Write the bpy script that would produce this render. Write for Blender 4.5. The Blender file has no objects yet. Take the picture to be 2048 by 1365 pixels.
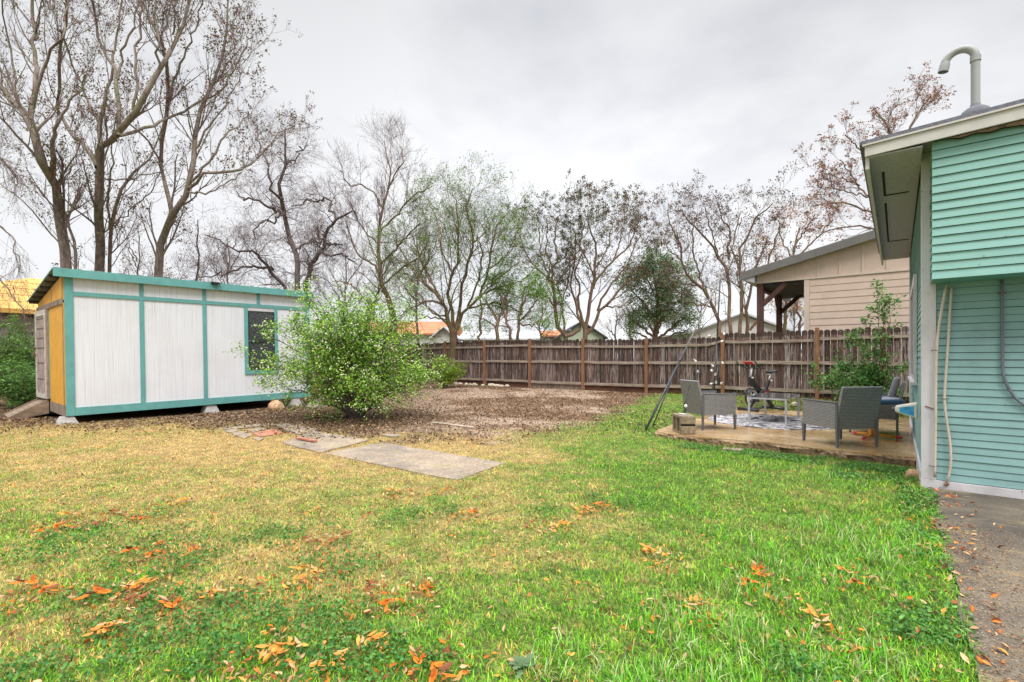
import bpy, math, random
import numpy as np
from mathutils import Vector, Matrix

# ------------------------------------------------------------------ camera, sky, sun, exposure
SC = bpy.context.scene
COL = SC.collection
CAMH = 1.33
F = 960.0            # focal length in photograph pixels (2048 wide)
CX, HY = 1024.0, 716.0
YAW = math.atan2(0.626, 0.780)
cy_, sy_ = math.cos(YAW), math.sin(YAW)
cam = bpy.data.cameras.new("camera")
cam_o = bpy.data.objects.new("camera", cam)
COL.objects.link(cam_o)
cam_o.location = (0, 0, CAMH)
cam_o.rotation_euler = (math.pi / 2, 0, YAW)
cam.lens = 36.0 * F / 2048.0
cam.sensor_width = 36.0
cam.shift_y = (HY - 682.5) / 2048.0
cam.clip_start = 0.05
cam.clip_end = 3000
SC.camera = cam_o

SUN_EL, SUN_AZ = math.radians(52), math.radians(128)   # azimuth measured from +Y towards +X
w = bpy.data.worlds.new("World")
SC.world = w
w.use_nodes = True
nt = w.node_tree
nt.nodes.clear()
def N(nt, t, **kw):
    n = nt.nodes.new(t)
    for k, v in kw.items():
        setattr(n, k, v)
    return n
def MATH(nt, op, a, b=None, c=None, clamp=False):
    n = nt.nodes.new("ShaderNodeMath"); n.operation = op; n.use_clamp = clamp
    for i, v in enumerate((a, b, c)):
        if v is None: continue
        if isinstance(v, (int, float)): n.inputs[i].default_value = v
        else: nt.links.new(v, n.inputs[i])
    return n.outputs[0]
def RAMP(nt, fac, stops, interp="LINEAR"):
    n = nt.nodes.new("ShaderNodeValToRGB")
    n.color_ramp.interpolation = interp
    el = n.color_ramp.elements
    while len(el) < len(stops): el.new(0.5)
    for e, (p, c) in zip(el, stops):
        e.position = p
        e.color = tuple(c) + (1,) if len(c) == 3 else c
    nt.links.new(fac, n.inputs[0])
    return n.outputs[0]
def MIXC(nt, fac, a, b, mode="MIX"):
    n = nt.nodes.new("ShaderNodeMix"); n.data_type = "RGBA"; n.blend_type = mode
    for k, v in ((0, fac), (6, a), (7, b)):
        if isinstance(v, (int, float)): n.inputs[k].default_value = v
        elif isinstance(v, tuple): n.inputs[k].default_value = v + (1,) if len(v) == 3 else v
        else: nt.links.new(v, n.inputs[k])
    return n.outputs[2]

tc = N(nt, "ShaderNodeTexCoord")
sep = N(nt, "ShaderNodeSeparateXYZ")
nt.links.new(tc.outputs["Generated"], sep.inputs[0])
sky = N(nt, "ShaderNodeTexSky", sky_type="NISHITA", sun_disc=False)
sky.sun_elevation = SUN_EL
sky.sun_rotation = SUN_AZ
# flatten the direction onto a cloud ceiling
zz = MATH(nt, "ADD", MATH(nt, "MAXIMUM", sep.outputs[2], 0.0), 0.16)
cmb = N(nt, "ShaderNodeCombineXYZ")
nt.links.new(MATH(nt, "DIVIDE", sep.outputs[0], zz), cmb.inputs[0])
nt.links.new(MATH(nt, "DIVIDE", sep.outputs[1], zz), cmb.inputs[1])
n1 = N(nt, "ShaderNodeTexNoise"); n1.inputs["Scale"].default_value = 0.75; n1.inputs["Detail"].default_value = 6; n1.inputs["Roughness"].default_value = 0.52
n1.inputs["Distortion"].default_value = 0.5
nt.links.new(cmb.outputs[0], n1.inputs["Vector"])
n2 = N(nt, "ShaderNodeTexNoise"); n2.inputs["Scale"].default_value = 2.6; n2.inputs["Detail"].default_value = 5; n2.inputs["Roughness"].default_value = 0.55
nt.links.new(cmb.outputs[0], n2.inputs["Vector"])
cl = MATH(nt, "ADD", MATH(nt, "MULTIPLY", n1.outputs[0], 0.75), MATH(nt, "MULTIPLY", n2.outputs[0], 0.25))
cloud = RAMP(nt, cl, [(0.36, (0.73, 0.745, 0.80)), (0.46, (0.90, 0.91, 0.945)), (0.56, (1.06, 1.065, 1.08))])
# brightness: visible low sky, then a bright zenith as in a real overcast sky
elv = RAMP(nt, sep.outputs[2], [(0.0, (0.60,)*3), (0.16, (0.63,)*3), (0.36, (0.60,)*3), (0.58, (0.515,)*3), (0.70, (0.6,)*3), (0.85, (1.0,)*3)])
zen = MATH(nt, "MINIMUM", MATH(nt, "MULTIPLY", MATH(nt, "MAXIMUM", MATH(nt, "SUBTRACT", sep.outputs[2], 0.60), 0.0), 8.0), 2.3)
# brighter patch where the sun hides, low ahead
dotn = N(nt, "ShaderNodeVectorMath", operation="DOT_PRODUCT")
nt.links.new(tc.outputs["Generated"], dotn.inputs[0])
_g = Vector((-0.626 + 0.780 * 0.10, 0.780 + 0.626 * 0.10, 0.33)).normalized()
dotn.inputs[1].default_value = _g
glow = MATH(nt, "MULTIPLY", MATH(nt, "POWER", MATH(nt, "MAXIMUM", dotn.outputs["Value"], 0.0), 14.0), 0.16)
tot = MATH(nt, "ADD", MATH(nt, "ADD", elv, zen), glow)
sc_ = N(nt, "ShaderNodeVectorMath", operation="SCALE")
nt.links.new(cloud, sc_.inputs[0]); nt.links.new(MATH(nt, "MULTIPLY", tot, 10.0), sc_.inputs["Scale"])
mixs = MIXC(nt, 0.94, sky.outputs[0], sc_.outputs[0])
bg = N(nt, "ShaderNodeBackground"); bg.inputs[1].default_value = 0.1
nt.links.new(mixs, bg.inputs[0])
out = N(nt, "ShaderNodeOutputWorld")
nt.links.new(bg.outputs[0], out.inputs[0])

sd = bpy.data.lights.new("sun", "SUN"); sd.energy = 1.5; sd.angle = math.radians(24); sd.color = (1.0, 0.98, 0.96)
so = bpy.data.objects.new("sun", sd); COL.objects.link(so)
sdir = Vector((math.sin(SUN_AZ) * math.cos(SUN_EL), math.cos(SUN_AZ) * math.cos(SUN_EL), math.sin(SUN_EL)))
so.rotation_euler = sdir.to_track_quat("Z", "Y").to_euler()
so.location = sdir * 50
SC.view_settings.view_transform = "Standard"
SC.view_settings.look = "None"
SC.view_settings.exposure = 0.55
SC.view_settings.gamma = 1.0
SC.render.engine = "CYCLES"
SC.cycles.max_bounces = 6
SC.cycles.transparent_max_bounces = 8

# ------------------------------------------------------------------ coordinates
def cw(xc, yc, z=0.0):
    """metres right of / ahead of the camera -> world (world Y runs along the house wall)"""
    return Vector((cy_ * xc - sy_ * yc, sy_ * xc + cy_ * yc, z))
def G(px, py, z=0.0):
    """point of the level z that is seen at a photograph pixel"""
    yc = (CAMH - z) * F / (py - HY)
    return cw((px - CX) / F * yc, yc, z)
def PD(px, py, d):
    """point at distance d ahead seen at a photograph pixel"""
    return cw((px - CX) / F * d, d, CAMH + (HY - py) / F * d)
def proj(X, Y, Z):
    xc = cy_ * X + sy_ * Y; yc = -sy_ * X + cy_ * Y
    yc = np.maximum(yc, 0.05)
    return CX + F * xc / yc, HY + F * (CAMH - Z) / yc, yc

def sstep(a, b, x):
    t = np.clip((x - a) / (b - a), 0, 1)
    return t * t * (3 - 2 * t)
def vnoise(x, y, s, seed=0):
    x = np.asarray(x, float) * s + seed * 17.31; y = np.asarray(y, float) * s - seed * 9.17
    xi = np.floor(x).astype(np.int64); yi = np.floor(y).astype(np.int64)
    fx = x - xi; fy = y - yi
    fx = fx * fx * (3 - 2 * fx); fy = fy * fy * (3 - 2 * fy)
    def h(a, b):
        n = (a * 374761393 + b * 668265263 + seed * 1274126177) & 0xFFFFFFFF
        n = ((n ^ (n >> 13)) * 1274126177) & 0xFFFFFFFF
        return ((n ^ (n >> 16)) & 0xFFFF) / 65535.0
    return (h(xi, yi) * (1 - fx) + h(xi + 1, yi) * fx) * (1 - fy) + (h(xi, yi + 1) * (1 - fx) + h(xi + 1, yi + 1) * fx) * fy
def fnoise(x, y, s, seed=0):
    return 0.5 * vnoise(x, y, s, seed) + 0.3 * vnoise(x, y, s * 2.1, seed + 1) + 0.2 * vnoise(x, y, s * 4.3, seed + 2)

def ground_z(X, Y):
    X = np.asarray(X, float); Y = np.asarray(Y, float)
    k = sstep(-7, -3.5, X)
    a = 0.20 * sstep(9.3, 14.6, Y); b = 0.22 * sstep(12.6, 14.6, Y)
    z = a * (1 - k) + b * k
    near = 1 - sstep(30, 60, np.hypot(X, Y))
    z = z + 0.03 * (fnoise(X, Y, 0.5, 3) - 0.5) * near * sstep(2.0, 4.0, np.hypot(X, Y))
    # level under the slab and walk
    z = z - 0.028 * sstep(-3.2, -2.2, X) * sstep(6.7, 7.4, Y) * (1 - sstep(7.9, 8.2, Y)) * (1 - sstep(0.3, 0.5, X))
    fl = (X > -3.4) & (X < 40) & (Y > 7.7) & (Y < 12.9)
    return np.where(fl, np.minimum(z, 0.05), z)

# ------------------------------------------------------------------ materials
MATS = {}
def new_mat(name):
    m = bpy.data.materials.new(name); m.use_nodes = True
    nt = m.node_tree; nt.nodes.clear()
    o = N(nt, "ShaderNodeOutputMaterial"); b = N(nt, "ShaderNodeBsdfPrincipled")
    nt.links.new(b.outputs[0], o.inputs[0])
    MATS[name] = m
    return m, nt, b
def noise(nt, scale, detail=4, rough=0.55, stretch=None, coord="Object", dist=0.0):
    t = N(nt, "ShaderNodeTexCoord"); v = t.outputs[coord]
    if stretch:
        mp = N(nt, "ShaderNodeMapping"); mp.inputs["Scale"].default_value = stretch
        nt.links.new(v, mp.inputs[0]); v = mp.outputs[0]
    n = N(nt, "ShaderNodeTexNoise"); n.inputs["Scale"].default_value = scale
    n.inputs["Detail"].default_value = detail; n.inputs["Roughness"].default_value = rough
    n.inputs["Distortion"].default_value = dist
    nt.links.new(v, n.inputs["Vector"])
    return n.outputs[0]
def bump(nt, b, h, strength=0.3, dist=0.01):
    n = N(nt, "ShaderNodeBump"); n.inputs["Strength"].default_value = strength; n.inputs["Distance"].default_value = dist
    nt.links.new(h, n.inputs["Height"]); nt.links.new(n.outputs[0], b.inputs["Normal"])
def simple(name, c, rough=0.6, var=0.12, scale=6, stretch=None, metal=0.0, bmp=0.15, dirt=None, dirt_amt=0.3, dscale=2.5, spec=0.4, chips=None):
    m, nt, b = new_mat(name)
    f = noise(nt, scale, 5, 0.6, stretch)
    lo = tuple(max(0, x * (1 - var * 1.6)) for x in c); hi = tuple(min(1, x * (1 + var)) for x in c)
    col = RAMP(nt, f, [(0.3, lo), (0.7, hi)])
    if dirt:
        g = noise(nt, dscale, 6, 0.65)
        fac = RAMP(nt, g, [(0.50, (0, 0, 0)), (0.72, (dirt_amt,) * 3)])
        col = MIXC(nt, fac, col, dirt)
    if chips:
        q = noise(nt, chips[0], 5, 0.75)
        col = MIXC(nt, RAMP(nt, q, [(0.655, (0, 0, 0)), (0.69, (0.85,) * 3)]), col, chips[1])
    nt.links.new(col, b.inputs["Base Color"])
    b.inputs["Roughness"].default_value = rough; b.inputs["Metallic"].default_value = metal
    b.inputs["Specular IOR Level"].default_value = spec
    if bmp: bump(nt, b, noise(nt, scale * 6, 4, 0.6, stretch), bmp, 0.004)
    return m
def attr_mat(name, rough=0.6, trans=0.25, var=0.18, scale=9.0, spec=0.25):
    """colour from the mesh attribute 'col', thin leaf-like translucency"""
    m = bpy.data.materials.new(name); m.use_nodes = True
    nt = m.node_tree; nt.nodes.clear(); MATS[name] = m
    a = N(nt, "ShaderNodeAttribute"); a.attribute_name = "col"
    f = noise(nt, scale, 3)
    k = RAMP(nt, f, [(0.3, (1 - var,) * 3), (0.7, (1 + var,) * 3)])
    col = MIXC(nt, 1.0, a.outputs[0], k, "MULTIPLY")
    o = N(nt, "ShaderNodeOutputMaterial"); b = N(nt, "ShaderNodeBsdfPrincipled")
    nt.links.new(col, b.inputs["Base Color"]); b.inputs["Roughness"].default_value = rough
    b.inputs["Specular IOR Level"].default_value = spec
    if trans > 0:
        t = N(nt, "ShaderNodeBsdfTranslucent"); nt.links.new(col, t.inputs[0])
        mx = N(nt, "ShaderNodeMixShader"); mx.inputs[0].default_value = trans
        nt.links.new(b.outputs[0], mx.inputs[1]); nt.links.new(t.outputs[0], mx.inputs[2])
        nt.links.new(mx.outputs[0], o.inputs[0])
    else: nt.links.new(b.outputs[0], o.inputs[0])
    return m

attr_mat("leaf"); attr_mat("grass", 0.55, 0.3, 0.12, 5.0, 0.3); attr_mat("dry_leaf", 0.75, 0.12, 0.2, 30.0, 0.15)
attr_mat("stone_attr", 0.9, 0.0, 0.25, 25.0)

def bark_mat(name, dark, light, moss=None):
    m, nt, b = new_mat(name)
    f = noise(nt, 9, 6, 0.7, (1, 1, 0.25))
    c = RAMP(nt, f, [(0.3, dark), (0.68, light)])
    if moss:
        g = noise(nt, 1.8, 4)
        c = MIXC(nt, RAMP(nt, g, [(0.48, (0, 0, 0)), (0.62, (0.6,) * 3)]), c, moss)
    nt.links.new(c, b.inputs["Base Color"]); b.inputs["Roughness"].default_value = 0.95
    b.inputs["Specular IOR Level"].default_value = 0.1
    bump(nt, b, f, 0.5, 0.03)
bark_mat("bark", (0.075, 0.058, 0.052), (0.34, 0.27, 0.225), (0.15, 0.15, 0.07))
bark_mat("bark_dark", (0.05, 0.04, 0.04), (0.22, 0.18, 0.165))
bark_mat("bark_brown", (0.085, 0.052, 0.04), (0.31, 0.20, 0.14), (0.13, 0.14, 0.05))
bark_mat("twig", (0.12, 0.085, 0.085), (0.30, 0.225, 0.215))
bark_mat("twig_green", (0.06, 0.05, 0.022), (0.16, 0.14, 0.06))

TEAL = (0.12, 0.40, 0.37)
simple("teal_paint", (0.135, 0.365, 0.345), 0.55, 0.10, 5, None, 0, 0.12, (0.09, 0.24, 0.23), 0.55, chips=(11, (0.30, 0.42, 0.40)))
simple("teal_siding", (0.235, 0.40, 0.385), 0.6, 0.06, 3, (0.6, 0.6, 4), 0, 0.1, (0.17, 0.27, 0.27), 0.7, 1.7, chips=(14, (0.10, 0.14, 0.14)))
simple("mint_siding", (0.245, 0.455, 0.40), 0.6, 0.05, 3, (0.6, 0.6, 4), 0, 0.1, (0.20, 0.36, 0.30), 0.55, 1.7, chips=(14, (0.11, 0.17, 0.15)))
simple("teal_back", (0.015, 0.045, 0.04), 0.8, 0.1, 5)  # near-black backing paints the shade lines in gaps between lapped boards
simple("trim_white", (0.58, 0.555, 0.565), 0.6, 0.07, 5, (1, 1, 0.4), 0, 0.12, (0.40, 0.37, 0.36), 0.5, 3, chips=(12, (0.20, 0.15, 0.13)))
simple("fascia_cream", (0.58, 0.55, 0.51), 0.6, 0.07, 4, None, 0, 0.1, (0.42, 0.38, 0.33), 0.4, 3)
simple("soffit_grey", (0.40, 0.39, 0.40), 0.85, 0.15, 30, None, 0, 0.2)
simple("shingle", (0.16, 0.16, 0.19), 0.9, 0.25, 40, None, 0, 0.4)
simple("ochre_paint", (0.68, 0.34, 0.03), 0.6, 0.10, 3, None, 0, 0.1, (0.50, 0.24, 0.03), 0.4)
simple("old_wood", (0.26, 0.20, 0.155), 0.9, 0.3, 4, (3, 3, 0.6), 0, 0.5, (0.10, 0.08, 0.06), 0.7, 4)
simple("ramp_wood", (0.27, 0.20, 0.14), 0.85, 0.3, 4, (3, 0.8, 3), 0, 0.4, (0.14, 0.10, 0.07), 0.6, 5)
simple("purlin_wood", (0.11, 0.095, 0.08), 0.9, 0.2, 6)
simple("door_wood", (0.34, 0.27, 0.24), 0.85, 0.30, 6, (3, 3, 0.7), 0, 0.5, (0.15, 0.10, 0.08), 0.6, 6)
simple("door_trim", (0.50, 0.46, 0.42), 0.8, 0.2, 8, None, 0, 0.3, (0.22, 0.17, 0.14), 0.6, 7)
simple("black_gap", (0.01, 0.01, 0.012), 0.9, 0.1, 5)
simple("metal_roof", (0.20, 0.21, 0.215), 0.5, 0.2, 3, None, 0.4, 0.1, (0.12, 0.08, 0.05), 0.4)
simple("metal_dark", (0.06, 0.065, 0.075), 0.45, 0.15, 8, None, 0.6, 0.1)
simple("metal_grey", (0.50, 0.50, 0.51), 0.4, 0.1, 8, None, 0.2, 0.05)
simple("galv_pipe", (0.20, 0.19, 0.175), 0.55, 0.25, 10, None, 0.3, 0.1, (0.09, 0.065, 0.05), 0.6, 12)
simple("pvc_grey", (0.34, 0.345, 0.33), 0.5, 0.07, 6, None, 0, 0.05, (0.22, 0.22, 0.2), 0.4, 6)
simple("boot_grey", (0.13, 0.135, 0.15), 0.7, 0.15, 14)
simple("pipe_cream", (0.60, 0.50, 0.42), 0.5, 0.08, 6, None, 0, 0.05, (0.40, 0.32, 0.2), 0.5, 4)
simple("conduit_slate", (0.15, 0.165, 0.20), 0.5, 0.1, 6)
simple("rusty", (0.20, 0.10, 0.06), 0.8, 0.4, 30)
simple("concrete_pier", (0.42, 0.39, 0.37), 0.9, 0.15, 12, None, 0, 0.4, (0.24, 0.2, 0.17), 0.5, 8)
simple("tan_siding", (0.56, 0.43, 0.345), 0.7, 0.05, 3, None, 0, 0.1)
simple("tan_trim", (0.56, 0.46, 0.37), 0.7, 0.05, 3)
simple("grey_fascia", (0.15, 0.14, 0.13), 0.7, 0.1, 4)
simple("post_brown", (0.10, 0.045, 0.035), 0.8, 0.3, 6, (3, 3, 0.5), 0, 0.3)
simple("osb", (0.72, 0.40, 0.10), 0.8, 0.22, 1.2, None, 0, 0.1, (0.55, 0.28, 0.06), 0.6, 2.0)
simple("wrap", (0.36, 0.31, 0.29), 0.7, 0.12, 0.7, None, 0, 0.2)
simple("ink", (0.03, 0.028, 0.035), 0.8, 0.1, 5)
simple("roof_orange", (0.52, 0.19, 0.09), 0.85, 0.25, 1.5, None, 0, 0.3)
simple("roof_white", (0.50, 0.51, 0.53), 0.6, 0.12, 0.8)
simple("wall_pale", (0.52, 0.50, 0.46), 0.8, 0.08, 1)
simple("wall_green", (0.38, 0.43, 0.31), 0.8, 0.08, 1)
simple("roof_dark", (0.07, 0.07, 0.075), 0.9, 0.2, 3)
simple("black_plastic", (0.02, 0.02, 0.023), 0.4, 0.2, 10, spec=0.5)
simple("red_plastic", (0.60, 0.03, 0.03), 0.4, 0.1, 10)
simple("silver", (0.58, 0.58, 0.60), 0.35, 0.08, 10, None, 0.2, 0)
simple("white_plastic", (0.68, 0.62, 0.55), 0.45, 0.06, 6, None, 0, 0, (0.5, 0.4, 0.3), 0.3, 9)
simple("label_blue", (0.05, 0.32, 0.62), 0.5, 0.25, 30)
simple("blue_seat", (0.035, 0.085, 0.16), 0.4, 0.1, 6)
simple("blue_pale", (0.34, 0.38, 0.47), 0.4, 0.1, 6)
simple("orange_metal", (0.70, 0.27, 0.03), 0.45, 0.12, 8)
simple("pink_tip", (0.62, 0.05, 0.09), 0.5, 0.1, 8)
simple("cushion_grey", (0.24, 0.235, 0.25), 0.9, 0.1, 20)
simple("bulb_glass", (0.72, 0.72, 0.68), 0.25, 0.05, 5)
simple("wire_black", (0.02, 0.02, 0.02), 0.6, 0.1, 5)
simple("insulation", (0.33, 0.22, 0.18), 0.95, 0.35, 20, None, 0, 0.6)
simple("plank_pale", (0.50, 0.42, 0.32), 0.85, 0.2, 6, None, 0, 0.3)
simple("clay_brick", (0.42, 0.17, 0.10), 0.9, 0.25, 12, None, 0, 0.4, (0.3, 0.25, 0.2), 0.5)
simple("rock", (0.52, 0.44, 0.34), 0.9, 0.2, 8, None, 0, 0.5, (0.3, 0.22, 0.16), 0.5, 6)
simple("rock_orange", (0.56, 0.33, 0.19), 0.9, 0.2, 8, None, 0, 0.5, (0.5, 0.42, 0.33), 0.6, 6)

# ribbed white shed sheet
m, nt, b = new_mat("white_sheet")
f = noise(nt, 5.5, 4, 0.6, (1, 9, 0.12)); g = noise(nt, 1.3, 5, 0.6); h = noise(nt, 14, 3, 0.6, (1, 6, 0.10))
c = RAMP(nt, f, [(0.28, (0.56, 0.55, 0.575)), (0.44, (0.71, 0.71, 0.74)), (0.62, (0.765, 0.765, 0.80))])
c = MIXC(nt, RAMP(nt, g, [(0.45, (0, 0, 0)), (0.75, (0.30,) * 3)]), c, (0.55, 0.52, 0.52))
nt.links.new(c, b.inputs["Base Color"]); b.inputs["Roughness"].default_value = 0.6
bump(nt, b, h, 0.45, 0.012)

# weathered pickets: each board its own tone (col.r), streaks down the grain
m, nt, b = new_mat("picket")
a = N(nt, "ShaderNodeAttribute"); a.attribute_name = "col"
sp = N(nt, "ShaderNodeSeparateColor"); nt.links.new(a.outputs[0], sp.inputs[0])
base = RAMP(nt, sp.outputs[0], [(0.0, (0.055, 0.027, 0.018)), (0.35, (0.12, 0.066, 0.047)), (0.7, (0.19, 0.125, 0.10)), (1.0, (0.31, 0.25, 0.22))])
f = noise(nt, 7, 6, 0.7, (4, 4, 0.35), dist=0.6)
base = MIXC(nt, RAMP(nt, f, [(0.46, (0.95,) * 3), (0.52, (0, 0, 0))]), base, (0.03, 0.018, 0.016))
g2 = noise(nt, 5.0, 4, 0.6, (5, 5, 0.3))
base = MIXC(nt, RAMP(nt, g2, [(0.55, (0, 0, 0)), (0.64, (0.55,) * 3)]), base, (0.40, 0.345, 0.32))
base = MIXC(nt, sp.outputs[1], base, (0.035, 0.018, 0.010))   # wet, mossy cap
nt.links.new(base, b.inputs["Base Color"]); b.inputs["Roughness"].default_value = 0.85
bump(nt, b, f, 0.4, 0.01)
m, nt, b = new_mat("rail_wood")
f = noise(nt, 6, 6, 0.7, (0.6, 3, 4))
c = RAMP(nt, f, [(0.3, (0.13, 0.09, 0.065)), (0.55, (0.34, 0.27, 0.21)), (0.8, (0.46, 0.38, 0.31))])
nt.links.new(c, b.inputs["Base Color"]); b.inputs["Roughness"].default_value = 0.85; bump(nt, b, f, 0.4, 0.01)
m, nt, b = new_mat("post_wood")
f = noise(nt, 5, 6, 0.7, (4, 4, 0.5))
c = RAMP(nt, f, [(0.3, (0.12, 0.052, 0.026)), (0.55, (0.26, 0.125, 0.06)), (0.8, (0.35, 0.20, 0.11))])
nt.links.new(c, b.inputs["Base Color"]); b.inputs["Roughness"].default_value = 0.85; bump(nt, b, f, 0.4, 0.01)

# glass of the shed window / panes: dark, dusty
m, nt, b = new_mat("dusty_glass")
g = noise(nt, 22, 6, 0.75)
c = RAMP(nt, g, [(0.45, (0.035, 0.038, 0.04)), (0.75, (0.16, 0.165, 0.165))])
nt.links.new(c, b.inputs["Base Color"]); b.inputs["Roughness"].default_value = 0.18
b.inputs["Specular IOR Level"].default_value = 0.5
m, nt, b = new_mat("table_glass")
nt.links.new(RAMP(nt, noise(nt, 8, 4), [(0.4, (0.10, 0.105, 0.11)), (0.6, (0.16, 0.165, 0.17))]), b.inputs["Base Color"])
b.inputs["Roughness"].default_value = 0.06; b.inputs["Transmission Weight"].default_value = 0.35; b.inputs["Alpha"].default_value = 1.0

# woven rattan
m, nt, b = new_mat("rattan")
t = N(nt, "ShaderNodeTexCoord"); mp = N(nt, "ShaderNodeMapping"); mp.inputs["Scale"].default_value = (1, 1, 1)
nt.links.new(t.outputs["UV"], mp.inputs[0])
br = N(nt, "ShaderNodeTexBrick"); br.inputs["Scale"].default_value = 1.0
br.inputs["Color1"].default_value = (0.33, 0.32, 0.32, 1); br.inputs["Color2"].default_value = (0.27, 0.265, 0.27, 1)
br.inputs["Mortar"].default_value = (0.05, 0.052, 0.052, 1); br.inputs["Mortar Size"].default_value = 0.0028
br.inputs["Brick Width"].default_value = 0.046; br.inputs["Row Height"].default_value = 0.021
nt.links.new(mp.outputs[0], br.inputs["Vector"])
nt.links.new(br.outputs[0], b.inputs["Base Color"]); b.inputs["Roughness"].default_value = 0.5
bump(nt, b, MATH(nt, "SUBTRACT", 1.0, br.outputs["Fac"]), 0.6, 0.004)

# rug
m, nt, b = new_mat("rug")
t = N(nt, "ShaderNodeTexCoord")
mp = N(nt, "ShaderNodeMapping"); mp.inputs["Rotation"].default_value = (0, 0, 0.4); mp.inputs["Scale"].default_value = (0.8, 1.5, 1)
nt.links.new(t.outputs["Object"], mp.inputs[0])
v = N(nt, "ShaderNodeTexNoise"); v.inputs["Scale"].default_value = 2.6; v.inputs["Detail"].default_value = 1.5; v.inputs["Distortion"].default_value = 1.1
nt.links.new(mp.outputs[0], v.inputs["Vector"])
wv = MATH(nt, "FRACT", MATH(nt, "MULTIPLY", v.outputs[0], 7.0))
c = RAMP(nt, wv, [(0.49, (0.015, 0.015, 0.02)), (0.53, (0.50, 0.47, 0.47))])
nt.links.new(c, b.inputs["Base Color"]); b.inputs["Roughness"].default_value = 0.8

# concretes
def concrete(name, c1, c2, stain, rough=0.85, wet=False, moss=None, fine=60):
    m, nt, b = new_mat(name)
    f = noise(nt, 2.2, 7, 0.65); g = noise(nt, fine, 3, 0.6); s = noise(nt, 1.1, 6, 0.7, dist=0.6)
    c = RAMP(nt, f, [(0.3, c1), (0.7, c2)])
    c = MIXC(nt, RAMP(nt, s, [(0.42, (0, 0, 0)), (0.62, (0.75,) * 3)]), c, stain)
    c = MIXC(nt, 0.55, c, MIXC(nt, 1.0, c, RAMP(nt, g, [(0.35, (0.45,) * 3), (0.65, (1.35,) * 3)]), "MULTIPLY"))
    if moss:
        q = noise(nt, 1.7, 5, 0.6, (1.2, 3, 1))
        c = MIXC(nt, RAMP(nt, q, [(0.56, (0, 0, 0)), (0.66, (0.8,) * 3)]), c, moss)
    nt.links.new(c, b.inputs["Base Color"])
    if wet:
        nt.links.new(RAMP(nt, s, [(0.35, (0.32,) * 3), (0.6, (0.07,) * 3)]), b.inputs["Roughness"])
        bump(nt, b, g, 0.10, 0.002)
    else:
        b.inputs["Roughness"].default_value = rough
        bump(nt, b, g, 0.5, 0.005)
concrete("patio_concrete", (0.47, 0.31, 0.155), (0.58, 0.44, 0.28), (0.38, 0.21, 0.075), wet=True, fine=90)
concrete("patio_edge", (0.30, 0.19, 0.10), (0.42, 0.29, 0.17), (0.12, 0.07, 0.04), fine=25)
concrete("walk_concrete", (0.105, 0.085, 0.062), (0.20, 0.16, 0.11), (0.042, 0.036, 0.03), moss=(0.24, 0.185, 0.085), fine=60)
concrete("step_slab", (0.26, 0.195, 0.135), (0.40, 0.315, 0.225), (0.16, 0.135, 0.115), moss=(0.25, 0.205, 0.09), fine=35)
concrete("block_concrete", (0.24, 0.18, 0.11), (0.37, 0.29, 0.19), (0.16, 0.11, 0.065), fine=40)

# the ground: soil / turf tone in the attribute, broken up with noise
m, nt, b = new_mat("ground")
a = N(nt, "ShaderNodeAttribute"); a.attribute_name = "col"
f = noise(nt, 28, 5, 0.7); g = noise(nt, 5, 4, 0.6)
c = MIXC(nt, 1.0, a.outputs[0], RAMP(nt, f, [(0.35, (0.45,) * 3), (0.65, (1.5,) * 3)]), "MULTIPLY")
c = MIXC(nt, 1.0, c, RAMP(nt, g, [(0.35, (0.75,) * 3), (0.65, (1.22,) * 3)]), "MULTIPLY")
nt.links.new(c, b.inputs["Base Color"]); b.inputs["Roughness"].default_value = 0.95; b.inputs["Specular IOR Level"].default_value = 0.1
bump(nt, b, f, 0.6, 0.02)

# ------------------------------------------------------------------ mesh helpers
def tag(o, label=None, cat=None, group=None, kind=None):
    if label: o["label"] = label
    if cat: o["category"] = cat
    if group: o["group"] = group
    if kind: o["kind"] = kind
    return o
def thing(name, label, cat, loc=(0, 0, 0), rz=0.0, group=None, kind=None):
    o = bpy.data.objects.new(name, None); COL.objects.link(o)
    o.location = loc; o.rotation_euler = (0, 0, rz); o.empty_display_size = 0.1
    return tag(o, label, cat, group, kind)
def link(name, me, parent=None):
    o = bpy.data.objects.new(name, me); COL.objects.link(o)
    if parent is not None: o.parent = parent
    return o
def copy_tree(o, parent=None):
    c = o.copy(); COL.objects.link(c)
    if parent is not None: c.parent = parent
    for ch in list(o.children): copy_tree(ch, c)
    return c

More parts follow.
